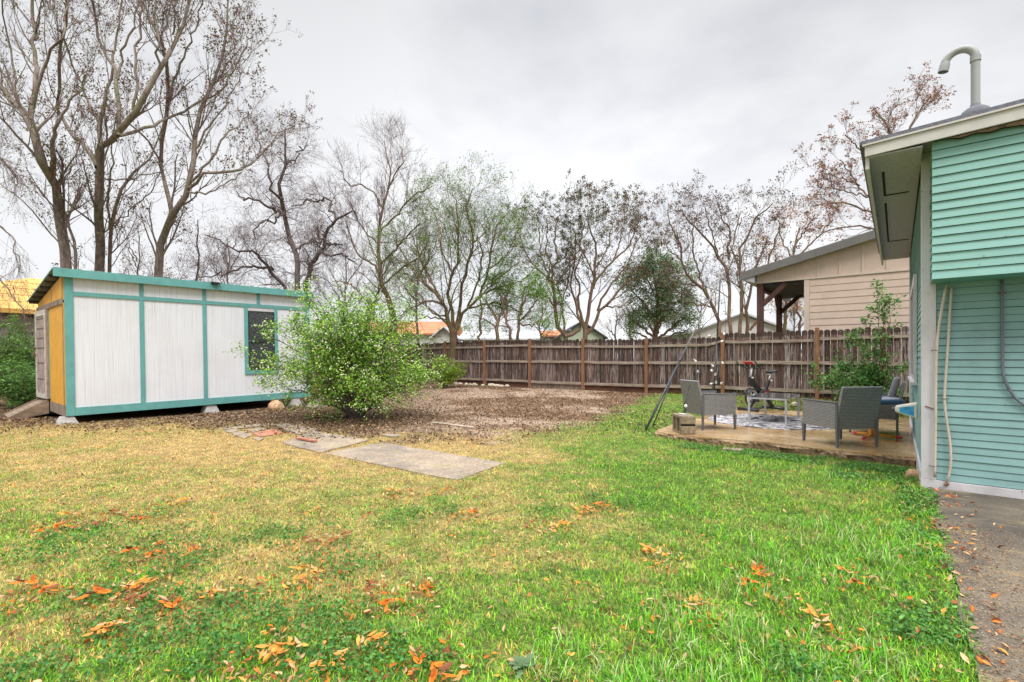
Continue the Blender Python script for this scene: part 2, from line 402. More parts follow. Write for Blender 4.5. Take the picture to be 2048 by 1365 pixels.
class MB:
    """collects shapes; build() links them as one mesh object"""
    def __init__(s): s.v = []; s.f = []; s.c = []; s.uv = None; s.mi = []; s.cur = (0.5, 0.0, 0.0); s.m = 0
    def add(s, vs, fs):
        n = len(s.v); s.v += [tuple(p) for p in vs]; s.f += [tuple(i + n for i in f) for f in fs]
        s.c += [s.cur] * len(vs); s.mi += [s.m] * len(fs); return s
    def box(s, x0, y0, z0, x1, y1, z1):
        if x0 > x1: x0, x1 = x1, x0
        if y0 > y1: y0, y1 = y1, y0
        if z0 > z1: z0, z1 = z1, z0
        vs = [(x0, y0, z0), (x1, y0, z0), (x1, y1, z0), (x0, y1, z0), (x0, y0, z1), (x1, y0, z1), (x1, y1, z1), (x0, y1, z1)]
        return s.add(vs, [(3, 2, 1, 0), (4, 5, 6, 7), (0, 1, 5, 4), (1, 2, 6, 5), (2, 3, 7, 6), (3, 0, 4, 7)])
    def hexa(s, vs):
        return s.add(vs, [(3, 2, 1, 0), (4, 5, 6, 7), (0, 1, 5, 4), (1, 2, 6, 5), (2, 3, 7, 6), (3, 0, 4, 7)])
    def bar(s, p, q, w, h, up=(0, 0, 1)):
        p = Vector(p); q = Vector(q); t = (q - p).normalized(); u = Vector(up)
        a = t.cross(u)
        if a.length < 1e-4: a = t.cross(Vector((1, 0, 0)))
        a.normalize(); c = a.cross(t).normalized()
        a *= w / 2; c *= h / 2
        return s.hexa([p - a - c, q - a - c, q + a - c, p + a - c, p - a + c, q - a + c, q + a + c, p + a + c])
    def prism(s, pts, off):
        """closed polygon swept by the vector off"""
        n = len(pts); off = Vector(off); P = [Vector(p) for p in pts]
        return s.add(P + [p + off for p in P], [tuple(range(n))[::-1], tuple(range(n, 2 * n))] + [(i, (i + 1) % n, n + (i + 1) % n, n + i) for i in range(n)])
    def tube(s, pts, r, n=8, cap=True):
        P = [Vector(p) for p in pts]; K = len(P)
        if not hasattr(r, "__len__"): r = [r] * K
        t0 = (P[1] - P[0]).normalized(); a = t0.orthogonal().normalized()
        vs = []
        for i in range(K):
            t = (P[min(i + 1, K - 1)] - P[max(i - 1, 0)]).normalized()
            a = (a - t * a.dot(t)).normalized(); b = t.cross(a)
            for j in range(n):
                g = 2 * math.pi * j / n
                vs.append(P[i] + (a * math.cos(g) + b * math.sin(g)) * r[i])
        fs = [(i * n + j, i * n + (j + 1) % n, (i + 1) * n + (j + 1) % n, (i + 1) * n + j) for i in range(K - 1) for j in range(n)]
        if cap: fs += [tuple(range(n))[::-1], tuple(range((K - 1) * n, K * n))]
        return s.add(vs, fs)
    def lathe(s, prof, c=(0, 0, 0), n=20, sx=1, sy=1):
        c = Vector(c); K = len(prof)
        vs = [c + Vector((r * math.cos(2 * math.pi * j / n) * sx, r * math.sin(2 * math.pi * j / n) * sy, z)) for r, z in prof for j in range(n)]
        fs = [(i * n + j, i * n + (j + 1) % n, (i + 1) * n + (j + 1) % n, (i + 1) * n + j) for i in range(K - 1) for j in range(n)]
        fs += [tuple(range(n))[::-1], tuple(range((K - 1) * n, K * n))]
        return s.add(vs, fs)
    def build(s, name, mats, parent=None, smooth=False, bevel=0.0):
        me = bpy.data.meshes.new(name); me.from_pydata(s.v, [], s.f)
        if not isinstance(mats, (list, tuple)): mats = [mats]
        for m in mats: me.materials.append(MATS[m])
        if len(mats) > 1: me.polygons.foreach_set("material_index", s.mi)
        at = me.color_attributes.new("col", "FLOAT_COLOR", "POINT")
        at.data.foreach_set("color", [x for c in s.c for x in (c[0], c[1], c[2], 1.0)])
        if smooth: me.polygons.foreach_set("use_smooth", [True] * len(s.f))
        me.validate(); me.update()
        o = link(name, me, parent)
        if bevel:
            bm_ = o.modifiers.new("bevel", "BEVEL"); bm_.width = bevel; bm_.segments = 2; bm_.limit_method = "ANGLE"
        return o

def np_mesh(name, V, faces, col=None, mats=("leaf",), midx=None, parent=None, smooth=False):
    """V (n,3); faces: list of (m,k) index arrays"""
    V = np.ascontiguousarray(V, dtype=np.float32)
    me = bpy.data.meshes.new(name)
    me.vertices.add(len(V)); me.vertices.foreach_set("co", V.ravel())
    fl = [np.asarray(f, dtype=np.int32) for f in faces if len(f)]
    nl = sum(f.size for f in fl); nf = sum(len(f) for f in fl)
    me.loops.add(nl); me.polygons.add(nf)
    me.loops.foreach_set("vertex_index", np.concatenate([f.ravel() for f in fl]))
    sizes = np.concatenate([np.full(len(f), f.shape[1], dtype=np.int32) for f in fl])
    starts = np.concatenate([[0], np.cumsum(sizes)[:-1]]).astype(np.int32)
    me.polygons.foreach_set("loop_start", starts)
    for m in mats: me.materials.append(MATS[m])
    if midx is not None: me.polygons.foreach_set("material_index", np.asarray(midx, dtype=np.int32))
    if smooth: me.polygons.foreach_set("use_smooth", np.ones(nf, dtype=bool))
    if col is not None:
        at = me.color_attributes.new("col", "FLOAT_COLOR", "POINT")
        c4 = np.ones((len(V), 4), dtype=np.float32); c4[:, :3] = col
        at.data.foreach_set("color", c4.ravel())
    me.update(calc_edges=True)
    return link(name, me, parent)

# ------------------------------------------------------------------ ground sheet
LAWN_EDGE = np.array([(-900, 850), (0, 846), (180, 843), (330, 838), (440, 850), (560, 858), (650, 866), (800, 869), (950, 872), (1080, 862),
                      (1160, 845), (1230, 825), (1290, 806), (1340, 792), (1450, 786), (1700, 792), (2100, 800)], float)
def lawn_mask(X, Y):
    """1 on turf, 0 on the bare leafy soil"""
    px, py, yc = proj(X, Y, 0.0)
    e = np.interp(px, LAWN_EDGE[:, 0], LAWN_EDGE[:, 1])
    d = (py - e) * yc / F + (fnoise(X, Y, 2.2, 5) - 0.5) * 0.35
    m = sstep(-0.10, 0.18, d)
    m = np.where((py > HY) & (yc > 0.4), m, 0.0)
    return np.where(yc <= 0.6, 1.0, m)
def green_amount(X, Y):
    """how green (1) or straw coloured (0) the turf is"""
    px, py, yc = proj(X, Y, 0.0)
    xc = (px - CX) / F * yc
    g = 0.39 + 0.36 * (fnoise(X, Y, 0.55, 11) - 0.5) * 2 + 0.34 * (fnoise(X, Y, 2.4, 12) - 0.5) * 2 + 0.42 * (fnoise(X, Y, 9.0, 13) - 0.5) * 2
    g += 0.47 * sstep(-0.6, 1.5, xc - 0.10 * (yc - 2))        # greener on the house side
    g += 0.30 * sstep(3.6, 2.1, yc) * sstep(-2.0, 0.4, xc)
    g -= 0.34 * sstep(3.6, 7.0, yc) * sstep(0.8, -1.0, xc)
    g += 0.22 * sstep(4.6, 3.0, yc) * sstep(1.0, -0.6, xc)
    return np.clip(g, 0, 1)
_cl = [(300, 1100, .55), (180, 1080, .5), (420, 1120, .5), (560, 1080, .45), (640, 1120, .4), (330, 1030, .35), (820, 1040, .45), (1190, 1000, .5),
       (700, 1140, .3), (380, 1260, .4), (280, 1290, .35), (700, 1290, .35), (640, 1240, .4), (560, 1240, .3), (760, 1320, .35), (430, 1300, .35), (100, 1110, .35),
       (160, 1210, .25), (220, 1260, .3), (1100, 1020, .3), (1290, 1010, .35), (900, 1025, .35), (1820, 1260, .25), (1600, 1340, .2), (60, 1330, .25), (470, 1210, .25), (1860, 1120, .25),
       (240, 1330, .25), (330, 1200, .25), (860, 1330, .15), (1870, 1010, .3), (1790, 960, .4), (1650, 915, .3), (1500, 890, .25)]
CLOVER = [(G(a, b)[0], G(a, b)[1], r) for a, b, r in _cl]
def clover_mask(X, Y):
    m = np.zeros_like(X)
    for cx, cyy, r in CLOVER:
        d = np.hypot(X - cx, Y - cyy) / r
        m = np.maximum(m, 1.1 - d)
    return np.clip(m * 1.3 - 1.5 * (1 - fnoise(X, Y, 4.5, 21)) + 0.30, 0, 1) * 0.75

def axis(lo, hi, step, far):
    a = list(np.arange(lo, hi + 1e-6, step)); s = step; x = hi
    while x < far: s *= 1.45; x += s; a.append(x)
    s = step; x = lo
    while x > -far: s *= 1.45; x -= s; a.insert(0, x)
    return np.array(a)
xs = axis(-20, 7, 0.13, 900); ys = axis(-2, 19, 0.13, 900)
GX, GY = np.meshgrid(xs, ys)
GZ = ground_z(GX, GY)
V = np.stack([GX.ravel(), GY.ravel(), GZ.ravel()], 1)
nx, ny = len(xs), len(ys)
ii = (np.arange(ny - 1)[:, None] * nx + np.arange(nx - 1)[None]).ravel()
Q = np.stack([ii, ii + 1, ii + 1 + nx, ii + nx], 1)
lm = lawn_mask(V[:, 0], V[:, 1])[:, None]; ga = green_amount(V[:, 0], V[:, 1])[:, None]
soil_n = fnoise(V[:, 0], V[:, 1], 0.8, 31)[:, None]
pale = sstep(0.42, 0.62, soil_n)
soil = np.array([0.16, 0.098, 0.058]) * (1 - pale) + np.array([0.31, 0.225, 0.16]) * pale
px_, py_, yc_ = proj(V[:, 0], V[:, 1], 0.0)
leafy = sstep(1000, 760, px_)[:, None]
soil = soil * (1 - leafy * 0.7) + np.array([0.13, 0.085, 0.055]) * leafy * 0.7
turf = np.array([0.31, 0.225, 0.10]) * (1 - ga) + np.array([0.09, 0.14, 0.03]) * ga
col = turf * lm + soil * (1 - lm)
far = sstep(25, 40, np.hypot(V[:, 0], V[:, 1]))[:, None]
col = col * (1 - far) + np.array([0.10, 0.11, 0.05]) * far
ground = np_mesh("ground", V, [Q], col, ("ground",), smooth=True)
tag(ground, kind="structure")

# ------------------------------------------------------------------ grass, clover, litter
rng = np.random.default_rng(7)
def scatter(n, y0, y1, pad=0.12, power=1.0):
    """points over the wedge of ground in front of the camera, denser near it"""
    u = rng.random(n)
    if power == 0: yc = y0 * (y1 / y0) ** u
    else: yc = (y0 ** power + u * (y1 ** power - y0 ** power)) ** (1 / power)
    t = (rng.random(n) * 2 - 1) * (1.0667 + pad)
    xc = t * yc + (rng.random(n) - 0.5) * 0.8
    return cy_ * xc - sy_ * yc, sy_ * xc + cy_ * yc, xc, yc
def house_clear(X, Y):
    return ~((X > np.where(Y < 6.3, 0.275, 0.20)) | ((X > -3.25) & (Y > 7.75) & (Y < 12.95)))
# slabs of the stepping path, quads on the ground (photograph pixels -> ground)
PATH = [("paving_slab", [(648, 908), (912, 962), (1011, 928), (764, 886)], 0.020, "large pale concrete slab nearest the camera in the garden path", "step_slab"),
        ("paving_slab", [(563, 887), (640, 907), (738, 882), (628, 864)], 0.020, "middle concrete slab of the garden path with a red brick piece on it", "step_slab"),
        ("paving_slab", [(543, 852), (598, 871), (640, 862), (577, 849)], 0.020, "farthest brownish concrete slab at the start of the garden path", "step_slab"),
        ("paving_strip", [(436, 860), (452, 862), (534, 853), (520, 850)], 0.02, "long thin pale paving strip at the far end of the garden path", "step_slab"),
        ("paving_brick", [(450, 863), (457, 868), (480, 864), (474, 860)], 0.02, "pale paving brick just below the long thin strip", "step_slab"),
        ("paving_brick", [(463, 868), (470, 873), (491, 869), (484, 864)], 0.02, "pale paving brick second below the long thin strip", "step_slab"),
        ("paving_brick", [(476, 873), (486, 879), (506, 872), (497, 868)], 0.02, "pale paving brick third below the long thin strip", "step_slab"),
        ("paving_brick", [(504, 879), (516, 884), (528, 879), (516, 876)], 0.02, "small pale paving brick nearest the camera beside the path start", "step_slab"),
        ("paving_brick", [(495, 863), (508, 866), (536, 860), (522, 857)], 0.02, "flat brown paving brick between the strip and the red tile", "step_slab"),
        ("paving_tile", [(505, 868), (520, 876), (566, 868), (548, 860)], 0.02, "reddish clay tile set in grass by the garden path", "clay_brick")]
def in_quad(X, Y, q, grow=0.0):
    c = sum((p for p in q), Vector()) / 4
    m = np.ones_like(X, bool); n = len(q)
    A = sum(q[i].x * q[(i + 1) % n].y - q[(i + 1) % n].x * q[i].y for i in range(n))
    s = 1 if A > 0 else -1
    for i in range(n):
        a, b_ = q[i], q[(i + 1) % n]
        L = math.hypot(b_.x - a.x, b_.y - a.y)
        d = s * ((b_.x - a.x) * (Y - a.y) - (b_.y - a.y) * (X - a.x)) / L
        m &= d > -grow
    return m
PQ = [[G(x, y, 0.0) for x, y in p[1]] for p in PATH]
def path_clear(X, Y):
    m = np.zeros_like(X, bool)
    for q in PQ: m |= in_quad(X, Y, q, -0.075)
    return ~m
# boxes under the shed etc. are left to grass only outside them
def shed_clear(X, Y): return ~((X < -12.9) & (X > -16.2) & (Y > 1.9) & (Y < 7.1))

def blades(name, n, y0, y1, power, length, width, seed, keep=None, colours=None, lean=0.6, label=None, parent=None):
    X, Y, xc, yc = scatter(n, y0, y1, power=power)
    m = house_clear(X, Y) & path_clear(X, Y) & shed_clear(X, Y) & (rng.random(n) < lawn_mask(X, Y))
    if keep is not None: m &= keep(X, Y, xc, yc)
    X, Y, xc, yc = X[m], Y[m], xc[m], yc[m]; n = len(X)
    Z = ground_z(X, Y)
    g = green_amount(X, Y)
    L = length(X, Y, xc, yc) * rng.uniform(0.5, 1.25, n)
    W = width * rng.uniform(0.6, 1.3, n) * (1 + 0.10 * np.maximum(yc - 3, 0))
    th = rng.random(n) * 2 * np.pi
    ln = np.clip(rng.normal(lean, 0.30, n), 0.0, 1.45)
    d = np.stack([np.cos(th), np.sin(th)], 1)
    s = np.stack([-d[:, 1], d[:, 0], np.zeros(n)], 1) * (W / 2)[:, None]
    p0 = np.stack([X, Y, Z - 0.004], 1)
    def at(t, k):
        a = ln * k
        return np.stack([d[:, 0] * np.sin(a) * L * t, d[:, 1] * np.sin(a) * L * t, np.cos(a) * L * t], 1)
    p1 = p0 + at(0.5, 0.75); p2 = p1 + at(0.5, 1.35)
    Vv = np.stack([p0 - s, p0 + s, p1 + s * 0.9, p1 - s * 0.9, p2], 1).reshape(-1, 3)
    i = np.arange(n)[:, None] * 5
    q = i + np.array([[0, 1, 2, 3]]); t = i + np.array([[3, 2, 4]])
    isg = rng.random(n) < np.clip(g * 1.15 - 0.03, 0.04, 0.96)
    straw = np.array([0.84, 0.61, 0.18]); tan = np.array([0.62, 0.34, 0.10]); gr1 = np.array([0.13, 0.43, 0.02]); gr2 = np.array([0.36, 0.60, 0.03]); gr3 = np.array([0.05, 0.20, 0.03])
    r = rng.random((n, 1)); r2 = rng.random((n, 1))
    cs = straw * r + tan * (1 - r)
    cg = gr1 * (1 - r) + gr2 * r; cg = np.where(r2 < 0.22, gr3, cg)
    c = np.where(isg[:, None], cg, cs) * rng.uniform(0.40, 1.42, (n, 1)) * (0.66 + 0.68 * fnoise(X, Y, 14.0, 61))[:, None]
    if colours is not None: c = colours(n, c, r)
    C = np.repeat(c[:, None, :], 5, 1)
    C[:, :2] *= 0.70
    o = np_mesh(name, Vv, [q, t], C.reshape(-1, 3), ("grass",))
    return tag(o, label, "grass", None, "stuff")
def turf_len(X, Y, xc, yc):
    base = 0.030 + 0.014 * green_amount(X, Y)
    tall = sstep(0.45, 0.62, fnoise(X, Y, 0.9, 41)) * sstep(0.2, 1.2, xc)
    return base + 0.022 * tall
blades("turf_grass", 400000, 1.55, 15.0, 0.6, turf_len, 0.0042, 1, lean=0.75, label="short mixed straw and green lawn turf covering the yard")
TALL = [(G(a, b)[0], G(a, b)[1], r) for a, b, r in [(1720, 1090, .55), (1640, 1060, .4), (1780, 1060, .35), (1500, 1300, .5), (1380, 1330, .4), (1600, 1330, .45), (1250, 1340, .35), (1120, 1330, .25),
        (1600, 940, .5), (1680, 960, .45), (1750, 1110, .35), (1700, 1150, .35), (1850, 1090, .25), (1540, 1250, .3), (1330, 1260, .25), (1450, 1230, .3), (1700, 1290, .3), (840, 1270, .12), (1480, 1190, .25), (1560, 1120, .3)]]
def tall_keep(X, Y, xc, yc):
    m = np.zeros_like(X)
    for a, b_, r in TALL: m = np.maximum(m, 1 - np.hypot(X - a, Y - b_) / r)
    return rng.random(len(X)) < np.clip(m * 1.3, 0, 0.7) * (fnoise(X, Y, 7.0, 73) > 0.45)
def tall_col(n, c, r):
    pale = np.array([0.52, 0.60, 0.28]); br = np.array([0.15, 0.48, 0.02])
    k = rng.random((n, 1))
    return np.where(k < 0.3, pale * (0.8 + 0.4 * r), np.where(k < 0.93, br * (0.6 + 0.8 * r), np.array([0.45, 0.36, 0.14])))
blades("long_grass", 120000, 1.6, 7.5, 0.7, lambda X, Y, xc, yc: 0.055 + 0.07 * fnoise(X, Y, 3.0, 71), 0.0045, 2, keep=tall_keep, colours=tall_col, lean=0.62,
       label="longer unmown bright green grass tufts on the house side of the lawn")

def quads_on(name, P, T, B, col, mats, kind="stuff", label=None, cat=None, tip=0.0):
    """leaf shaped six-point plates at P with half axes T (long) and B (short)"""
    n = len(P)
    nrm = np.cross(T, B); nrm /= np.maximum(np.linalg.norm(nrm, axis=1, keepdims=True), 1e-9)
    bl = np.linalg.norm(B, axis=1, keepdims=True)
    k = nrm * bl * rng.uniform(-0.1, 0.9, (n, 1))
    Vv = np.stack([P - T, P - 0.3 * T - B + k, P + 0.35 * T - 0.85 * B + k, P + T + k * tip, P + 0.35 * T + 0.85 * B + k, P - 0.3 * T + B + k], 1).reshape(-1, 3)
    i = np.arange(n)[:, None] * 6
    return Vv, [i + np.array([[0, 1, 2, 3]]), i + np.array([[0, 3, 4, 5]])], np.repeat(col, 6, 0)
def rand_dirs(n, up=0.0, flat=1.0):
    v = rng.normal(size=(n, 3)); v[:, 2] *= flat; v[:, 2] += up
    return v / np.maximum(np.linalg.norm(v, axis=1, keepdims=True), 1e-9)
def plates(P, size, ratio, col, nup=None, tilt=0.5):
    """leaf plates whose normals scatter round 'nup'"""
    n = len(P); size = np.broadcast_to(size, (n,))[:, None]
    if nup is None: nn = rand_dirs(n)
    else:
        nn = np.array(nup) + rng.normal(size=(n, 3)) * tilt; nn /= np.linalg.norm(nn, axis=1, keepdims=True)
    T = np.cross(nn, rand_dirs(n)); T /= np.maximum(np.linalg.norm(T, axis=1, keepdims=True), 1e-9)
    B = np.cross(nn, T)
    return quads_on(None, P, T * size, B * size * ratio, col, None)

# clover and low weeds
X, Y, xc, yc = scatter(230000, 1.6, 9.5, power=0.6)
m = house_clear(X, Y) & path_clear(X, Y) & (rng.random(len(X)) < clover_mask(X, Y)) & (lawn_mask(X, Y) > 0.5)
X, Y, yc = X[m], Y[m], yc[m]; n = len(X)
P = np.stack([X, Y, ground_z(X, Y) + rng.uniform(0.012, 0.048, n)], 1)
r = rng.random((n, 1))
c = np.array([0.035, 0.15, 0.03]) * (1 - r) + np.array([0.15, 0.34, 0.06]) * r
v, f, cc = plates(P, 0.0085 * (1 + 0.05 * np.maximum(yc - 3, 0)) * rng.uniform(0.7, 1.35, n), 0.8, c, (0, 0, 1), 0.8)
tag(np_mesh("clover", v, f, cc, ("grass",)), "dark green clover and low weeds growing in patches through the lawn", "clover", None, "stuff")

# small leaf litter in the lawn
BUSH = G(705, 836)
def litter(name, n, y0, y1, power, size, cols, keep, label, lift=0.015, tilt=0.45, ratio=0.42, mat="dry_leaf"):
    X, Y, xc, yc = scatter(n, y0, y1, power=power)
    m = keep(X, Y, xc, yc)
    X, Y, yc = X[m], Y[m], yc[m]; n = len(X)
    P = np.stack([X, Y, ground_z(X, Y) + lift * rng.uniform(0.3, 1.3, n)], 1)
    c = np.array(cols)[rng.integers(0, len(cols), n)] * rng.uniform(0.7, 1.3, (n, 1))
    v, f, cc = plates(P, size * rng.uniform(0.6, 1.4, n), ratio, c, (0, 0, 1), tilt)
    o = np_mesh(name, v, f, cc, (mat,))
    return tag(o, label, "leaf litter", None, "stuff")
LEAFPOS = [(355, 1005), (250, 1037), (290, 1042), (140, 1065), (615, 1028), (330, 1112), (300, 1108), (370, 1120), (260, 1172), (285, 1190), (90, 1185), (225, 1212),
           (740, 1208), (805, 1205), (525, 1312), (940, 1040), (1100, 1052), (1190, 1022), (1330, 1125), (1500, 1160), (1530, 1180), (1745, 1188), (1710, 1165), (640, 1330), (855, 1340),
           (620, 1095), (640, 1150), (270, 1255), (350, 1240), (100, 1060), (700, 1310), (30, 1210), (160, 1040), (880, 985), (1650, 1270), (1360, 1225), (800, 990), (460, 1190), (560, 1180), (1180, 1015)]
LP = np.array([[G(a, b)[0], G(a, b)[1]] for a, b in LEAFPOS])
def near_leaves(X, Y, xc, yc):
    d = np.min(np.hypot(X[:, None] - LP[None, :, 0], Y[:, None] - LP[None, :, 1]), axis=1)
    p = np.where(d < 0.20, 0.50, 0.045) * sstep(2.8, -0.5, xc * 0.6)
    return (rng.random(len(X)) < p + 0.003) & house_clear(X, Y) & path_clear(X, Y)
ORANGE = [(0.62, 0.18, 0.03), (0.66, 0.30, 0.07), (0.36, 0.11, 0.04), (0.50, 0.31, 0.16), (0.20, 0.09, 0.05), (0.54, 0.36, 0.20)]
litter("leaf_litter", 60000, 1.7, 9.5, 0.9, 0.017, ORANGE, near_leaves, "scattered single orange and tan dead leaves caught in the lawn", 0.022, 0.6, 0.36)
BROWN = [(0.19, 0.12, 0.07), (0.12, 0.075, 0.045), (0.30, 0.20, 0.12), (0.06, 0.042, 0.03), (0.38, 0.275, 0.17), (0.25, 0.14, 0.07)]
def soil_keep(X, Y, xc, yc):
    lmv = lawn_mask(X, Y)
    pale = sstep(0.42, 0.62, fnoise(X, Y, 0.8, 31))
    px, py, _ = proj(X, Y, 0.0)
    dens = np.where(px < 760, 0.95, 0.72 - 0.46 * pale)
    nb = np.hypot(X - BUSH[0], Y - BUSH[1]) < 2.0
    dens = np.where(nb, 1.0, dens)
    return (rng.random(len(X)) < dens * (1 - lmv)) & house_clear(X, Y) & shed_clear(X, Y) & (Y < 14.55) & (X > -24)
litter("soil_leaf_litter", 230000, 6.5, 24.0, 1.0, 0.023, BROWN, soil_keep, "brown leaf litter spread over the bare soil in front of the fence", 0.02, 0.5, 0.5)
def shed_strip(X, Y, xc, yc):
    l = lawn_mask(X, Y); px, py, _ = proj(X, Y, 0.0)
    return (l > 0.2) & (rng.random(len(X)) < 0.55 * sstep(880, 845, py)) & path_clear(X, Y) & house_clear(X, Y) & shed_clear(X, Y)
litter("edge_leaf_litter", 30000, 7.0, 12.0, 1.0, 0.026, BROWN, shed_strip, "brown leaf fragments in the turf along the edge of the soil", 0.03)

# weeds between patio slab and fence, and at the patio edge
def weeds(name, boxes, n, size, cols, label, h=0.08):
    A = []
    for (x0, y0, x1, y1, k) in boxes:
        m = int(n * k); A.append(np.stack([rng.uniform(x0, x1, m), rng.uniform(y0, y1, m)], 1))
    A = np.concatenate(A); A = A[fnoise(A[:, 0], A[:, 1], 2.5, 51) > 0.42]
    z = ground_z(A[:, 0], A[:, 1]) + rng.random(len(A)) ** 2 * h + 0.008
    c = np.array(cols)[rng.integers(0, len(cols), len(A))] * rng.uniform(0.7, 1.3, (len(A), 1))
    v, f, cc = plates(np.column_stack([A, z]), size * rng.uniform(0.6, 1.4, len(A)), 0.5, c, (0, 0, 1), 0.8)
    tag(np_mesh(name, v, f, cc, ("leaf",)), label, "weeds", None, "stuff")
weeds("weeds", [(-3.4, 12.95, 0.1, 14.5, 1.0)], 9000, 0.02, [(0.10, 0.24, 0.05), (0.20, 0.33, 0.07), (0.35, 0.18, 0.06), (0.4, 0.3, 0.2)],
      "low green weeds and fallen leaves between the patio and the fence", 0.10)
weeds("edge_weeds", [(-2.6, 7.1, 0.15, 7.62, 0.7), (-0.6, 6.4, 0.15, 7.5, 0.4), (0.0, 2.9, 0.30, 6.3, 0.35)], 8000, 0.014, [(0.09, 0.25, 0.05), (0.16, 0.34, 0.07), (0.12, 0.2, 0.05)],
      "small leafy green weeds along the patio edge and the concrete walk", 0.035)

# individual big compound leaves
def frond(seed, L=0.24, pairs=7, colr=(0.62, 0.23, 0.04)):
    rr = np.random.default_rng(seed)
    P, T, B, C = [], [], [], []
    for i in range(pairs):
        t = (i + 0.6) / pairs
        for s in (-1, 1):
            if rr.random() < 0.22: continue
            a = s * rr.uniform(0.35, 1.25); l = 0.042 * (1 - 0.35 * abs(t - 0.5)) * rr.uniform(0.6, 1.3)
            d = np.array([math.cos(a), math.sin(a), rr.uniform(-0.25, 0.5)]); d /= np.linalg.norm(d)
            base = np.array([t * L, 0, 0.012 + 0.02 * math.sin(t * 3)])
            P.append(base + d * l); T.append(d * l)
            b_ = np.cross(d, [0, 0, 1]); b_ /= np.linalg.norm(b_); b_ = b_ + np.array([0, 0, rr.uniform(-1.2, 1.2)])
            B.append(b_ * l * 0.27); C.append((np.array(colr) * rr.uniform(0.5, 1.3)) if rr.random() < 0.78 else np.array([(0.40, 0.22, 0.10), (0.25, 0.10, 0.05), (0.50, 0.33, 0.17)][int(rr.integers(0, 3))]) * rr.uniform(0.7, 1.2))
    v, f, c = quads_on(None, np.array(P), np.array(T), np.array(B), np.array(C), None)
    n0 = len(v)
    st = np.array([[-0.03, -0.0012, 0.01], [L, -0.0008, 0.015], [L, 0.0008, 0.016], [-0.03, 0.0012, 0.011]])
    v = np.concatenate([v, st]); f = f + [np.array([[n0, n0 + 1, n0 + 2, n0 + 3]])]; c = np.concatenate([c, np.tile([[0.35, 0.16, 0.05]], (4, 1))])
    return v, f, c
fr = []
for k, (cl_, lab) in enumerate([((0.66, 0.16, 0.02), "orange dried compound leaf lying on the lawn"), ((0.68, 0.29, 0.06), "yellow orange dried compound leaf lying on the lawn"),
                                ((0.28, 0.10, 0.04), "dark rusty brown compound leaf lying on the lawn")]):
    v, f, c = frond(k + 3, colr=cl_)
    o = np_mesh("fallen_leaf", v, f, c, ("dry_leaf",)); tag(o, lab, "leaf", "dead compound leaves on the lawn"); fr.append(o)
rr = random.Random(5)
used = [False] * 3
for i, (a, b_) in enumerate(LEAFPOS):
    k = rr.choices([0, 1, 2], [5, 4, 2])[0]
    for q in range(2 if i < 32 and rr.random() < 0.6 else 1):
        o = fr[k] if not used[k] else fr[k].copy()
        if used[k]: COL.objects.link(o)
        used[k] = True
        p = G(a, b_)
        zone = ("near the left edge of the lawn" if a < 240 else "in the clover patch left of centre" if a < 480 else ("between the path slab and the clover" if b_ < 1080 else "left of the thistle") if a < 900 else "in the middle of the lawn" if a < 1250 else "in the green grass on the house side")
        o["label"] = ("small " if q else "") + ("orange", "yellow orange", "dark rusty brown")[k] + " dried compound leaf " + zone
        x = p.x + rr.uniform(-0.12, 0.12) * (q > 0); y = p.y + rr.uniform(-0.12, 0.12) * (q > 0)
        o.location = (x, y, float(ground_z(x, y)) + 0.028)
        o.rotation_euler = (rr.uniform(-0.15, 0.15), rr.uniform(-0.1, 0.1), rr.uniform(0, 6.28)); s = rr.uniform(0.45, 0.85); o.scale = (s, s, s)

# ------------------------------------------------------------------ branch generator
def unit(v): return v / np.maximum(np.linalg.norm(v, axis=-1, keepdims=True), 1e-9)
def grow(r, P0, D0, L, R0, K, wig, up, tip=0.35):
    n = len(P0); pts = np.zeros((n, K, 3)); pts[:, 0] = P0; d = D0.copy(); p = P0.copy()
    for k in range(1, K):
        d = unit(d + r.normal(size=(n, 3)) * wig + np.array([0, 0, up]))
        p = p + d * (L / (K - 1))[:, None]; pts[:, k] = p
    t = np.linspace(0, 1, K)[None]
    return pts, R0[:, None] * (1 - (1 - tip) * t)
def spawn(r, pts, rad, per, t0, ang, length, lenvar=0.35, taper=0.45, rr_=0.55, minr=0.0):
    """children along each branch; per may be an array"""
    n, K, _ = pts.shape
    per = np.broadcast_to(per, (n,)); idx = np.repeat(np.arange(n), per)
    m = len(idx); t = t0 + (1 - t0) * r.random(m) ** 0.85
    s = t * (K - 1); k = np.minimum(s.astype(int), K - 2); f = (s - k)[:, None]
    A = pts[idx, k]; B = pts[idx, k + 1]; P = A * (1 - f) + B * f; T = unit(B - A)
    a = r.uniform(ang[0], ang[1], m)[:, None]
    q = r.normal(size=(m, 3)); q = unit(q - T * np.sum(q * T, 1, keepdims=True))
    D = unit(T * np.cos(a) + q * np.sin(a))
    L = (length if np.ndim(length) == 0 else np.asarray(length)[idx]) * (1 - taper * t) * r.uniform(1 - lenvar, 1 + lenvar, m)
    R = (rad[idx, k] * (1 - f[:, 0]) + rad[idx, k + 1] * f[:, 0]) * rr_ * r.uniform(0.7, 1.05, m)
    return P, D, L, np.maximum(R, minr)
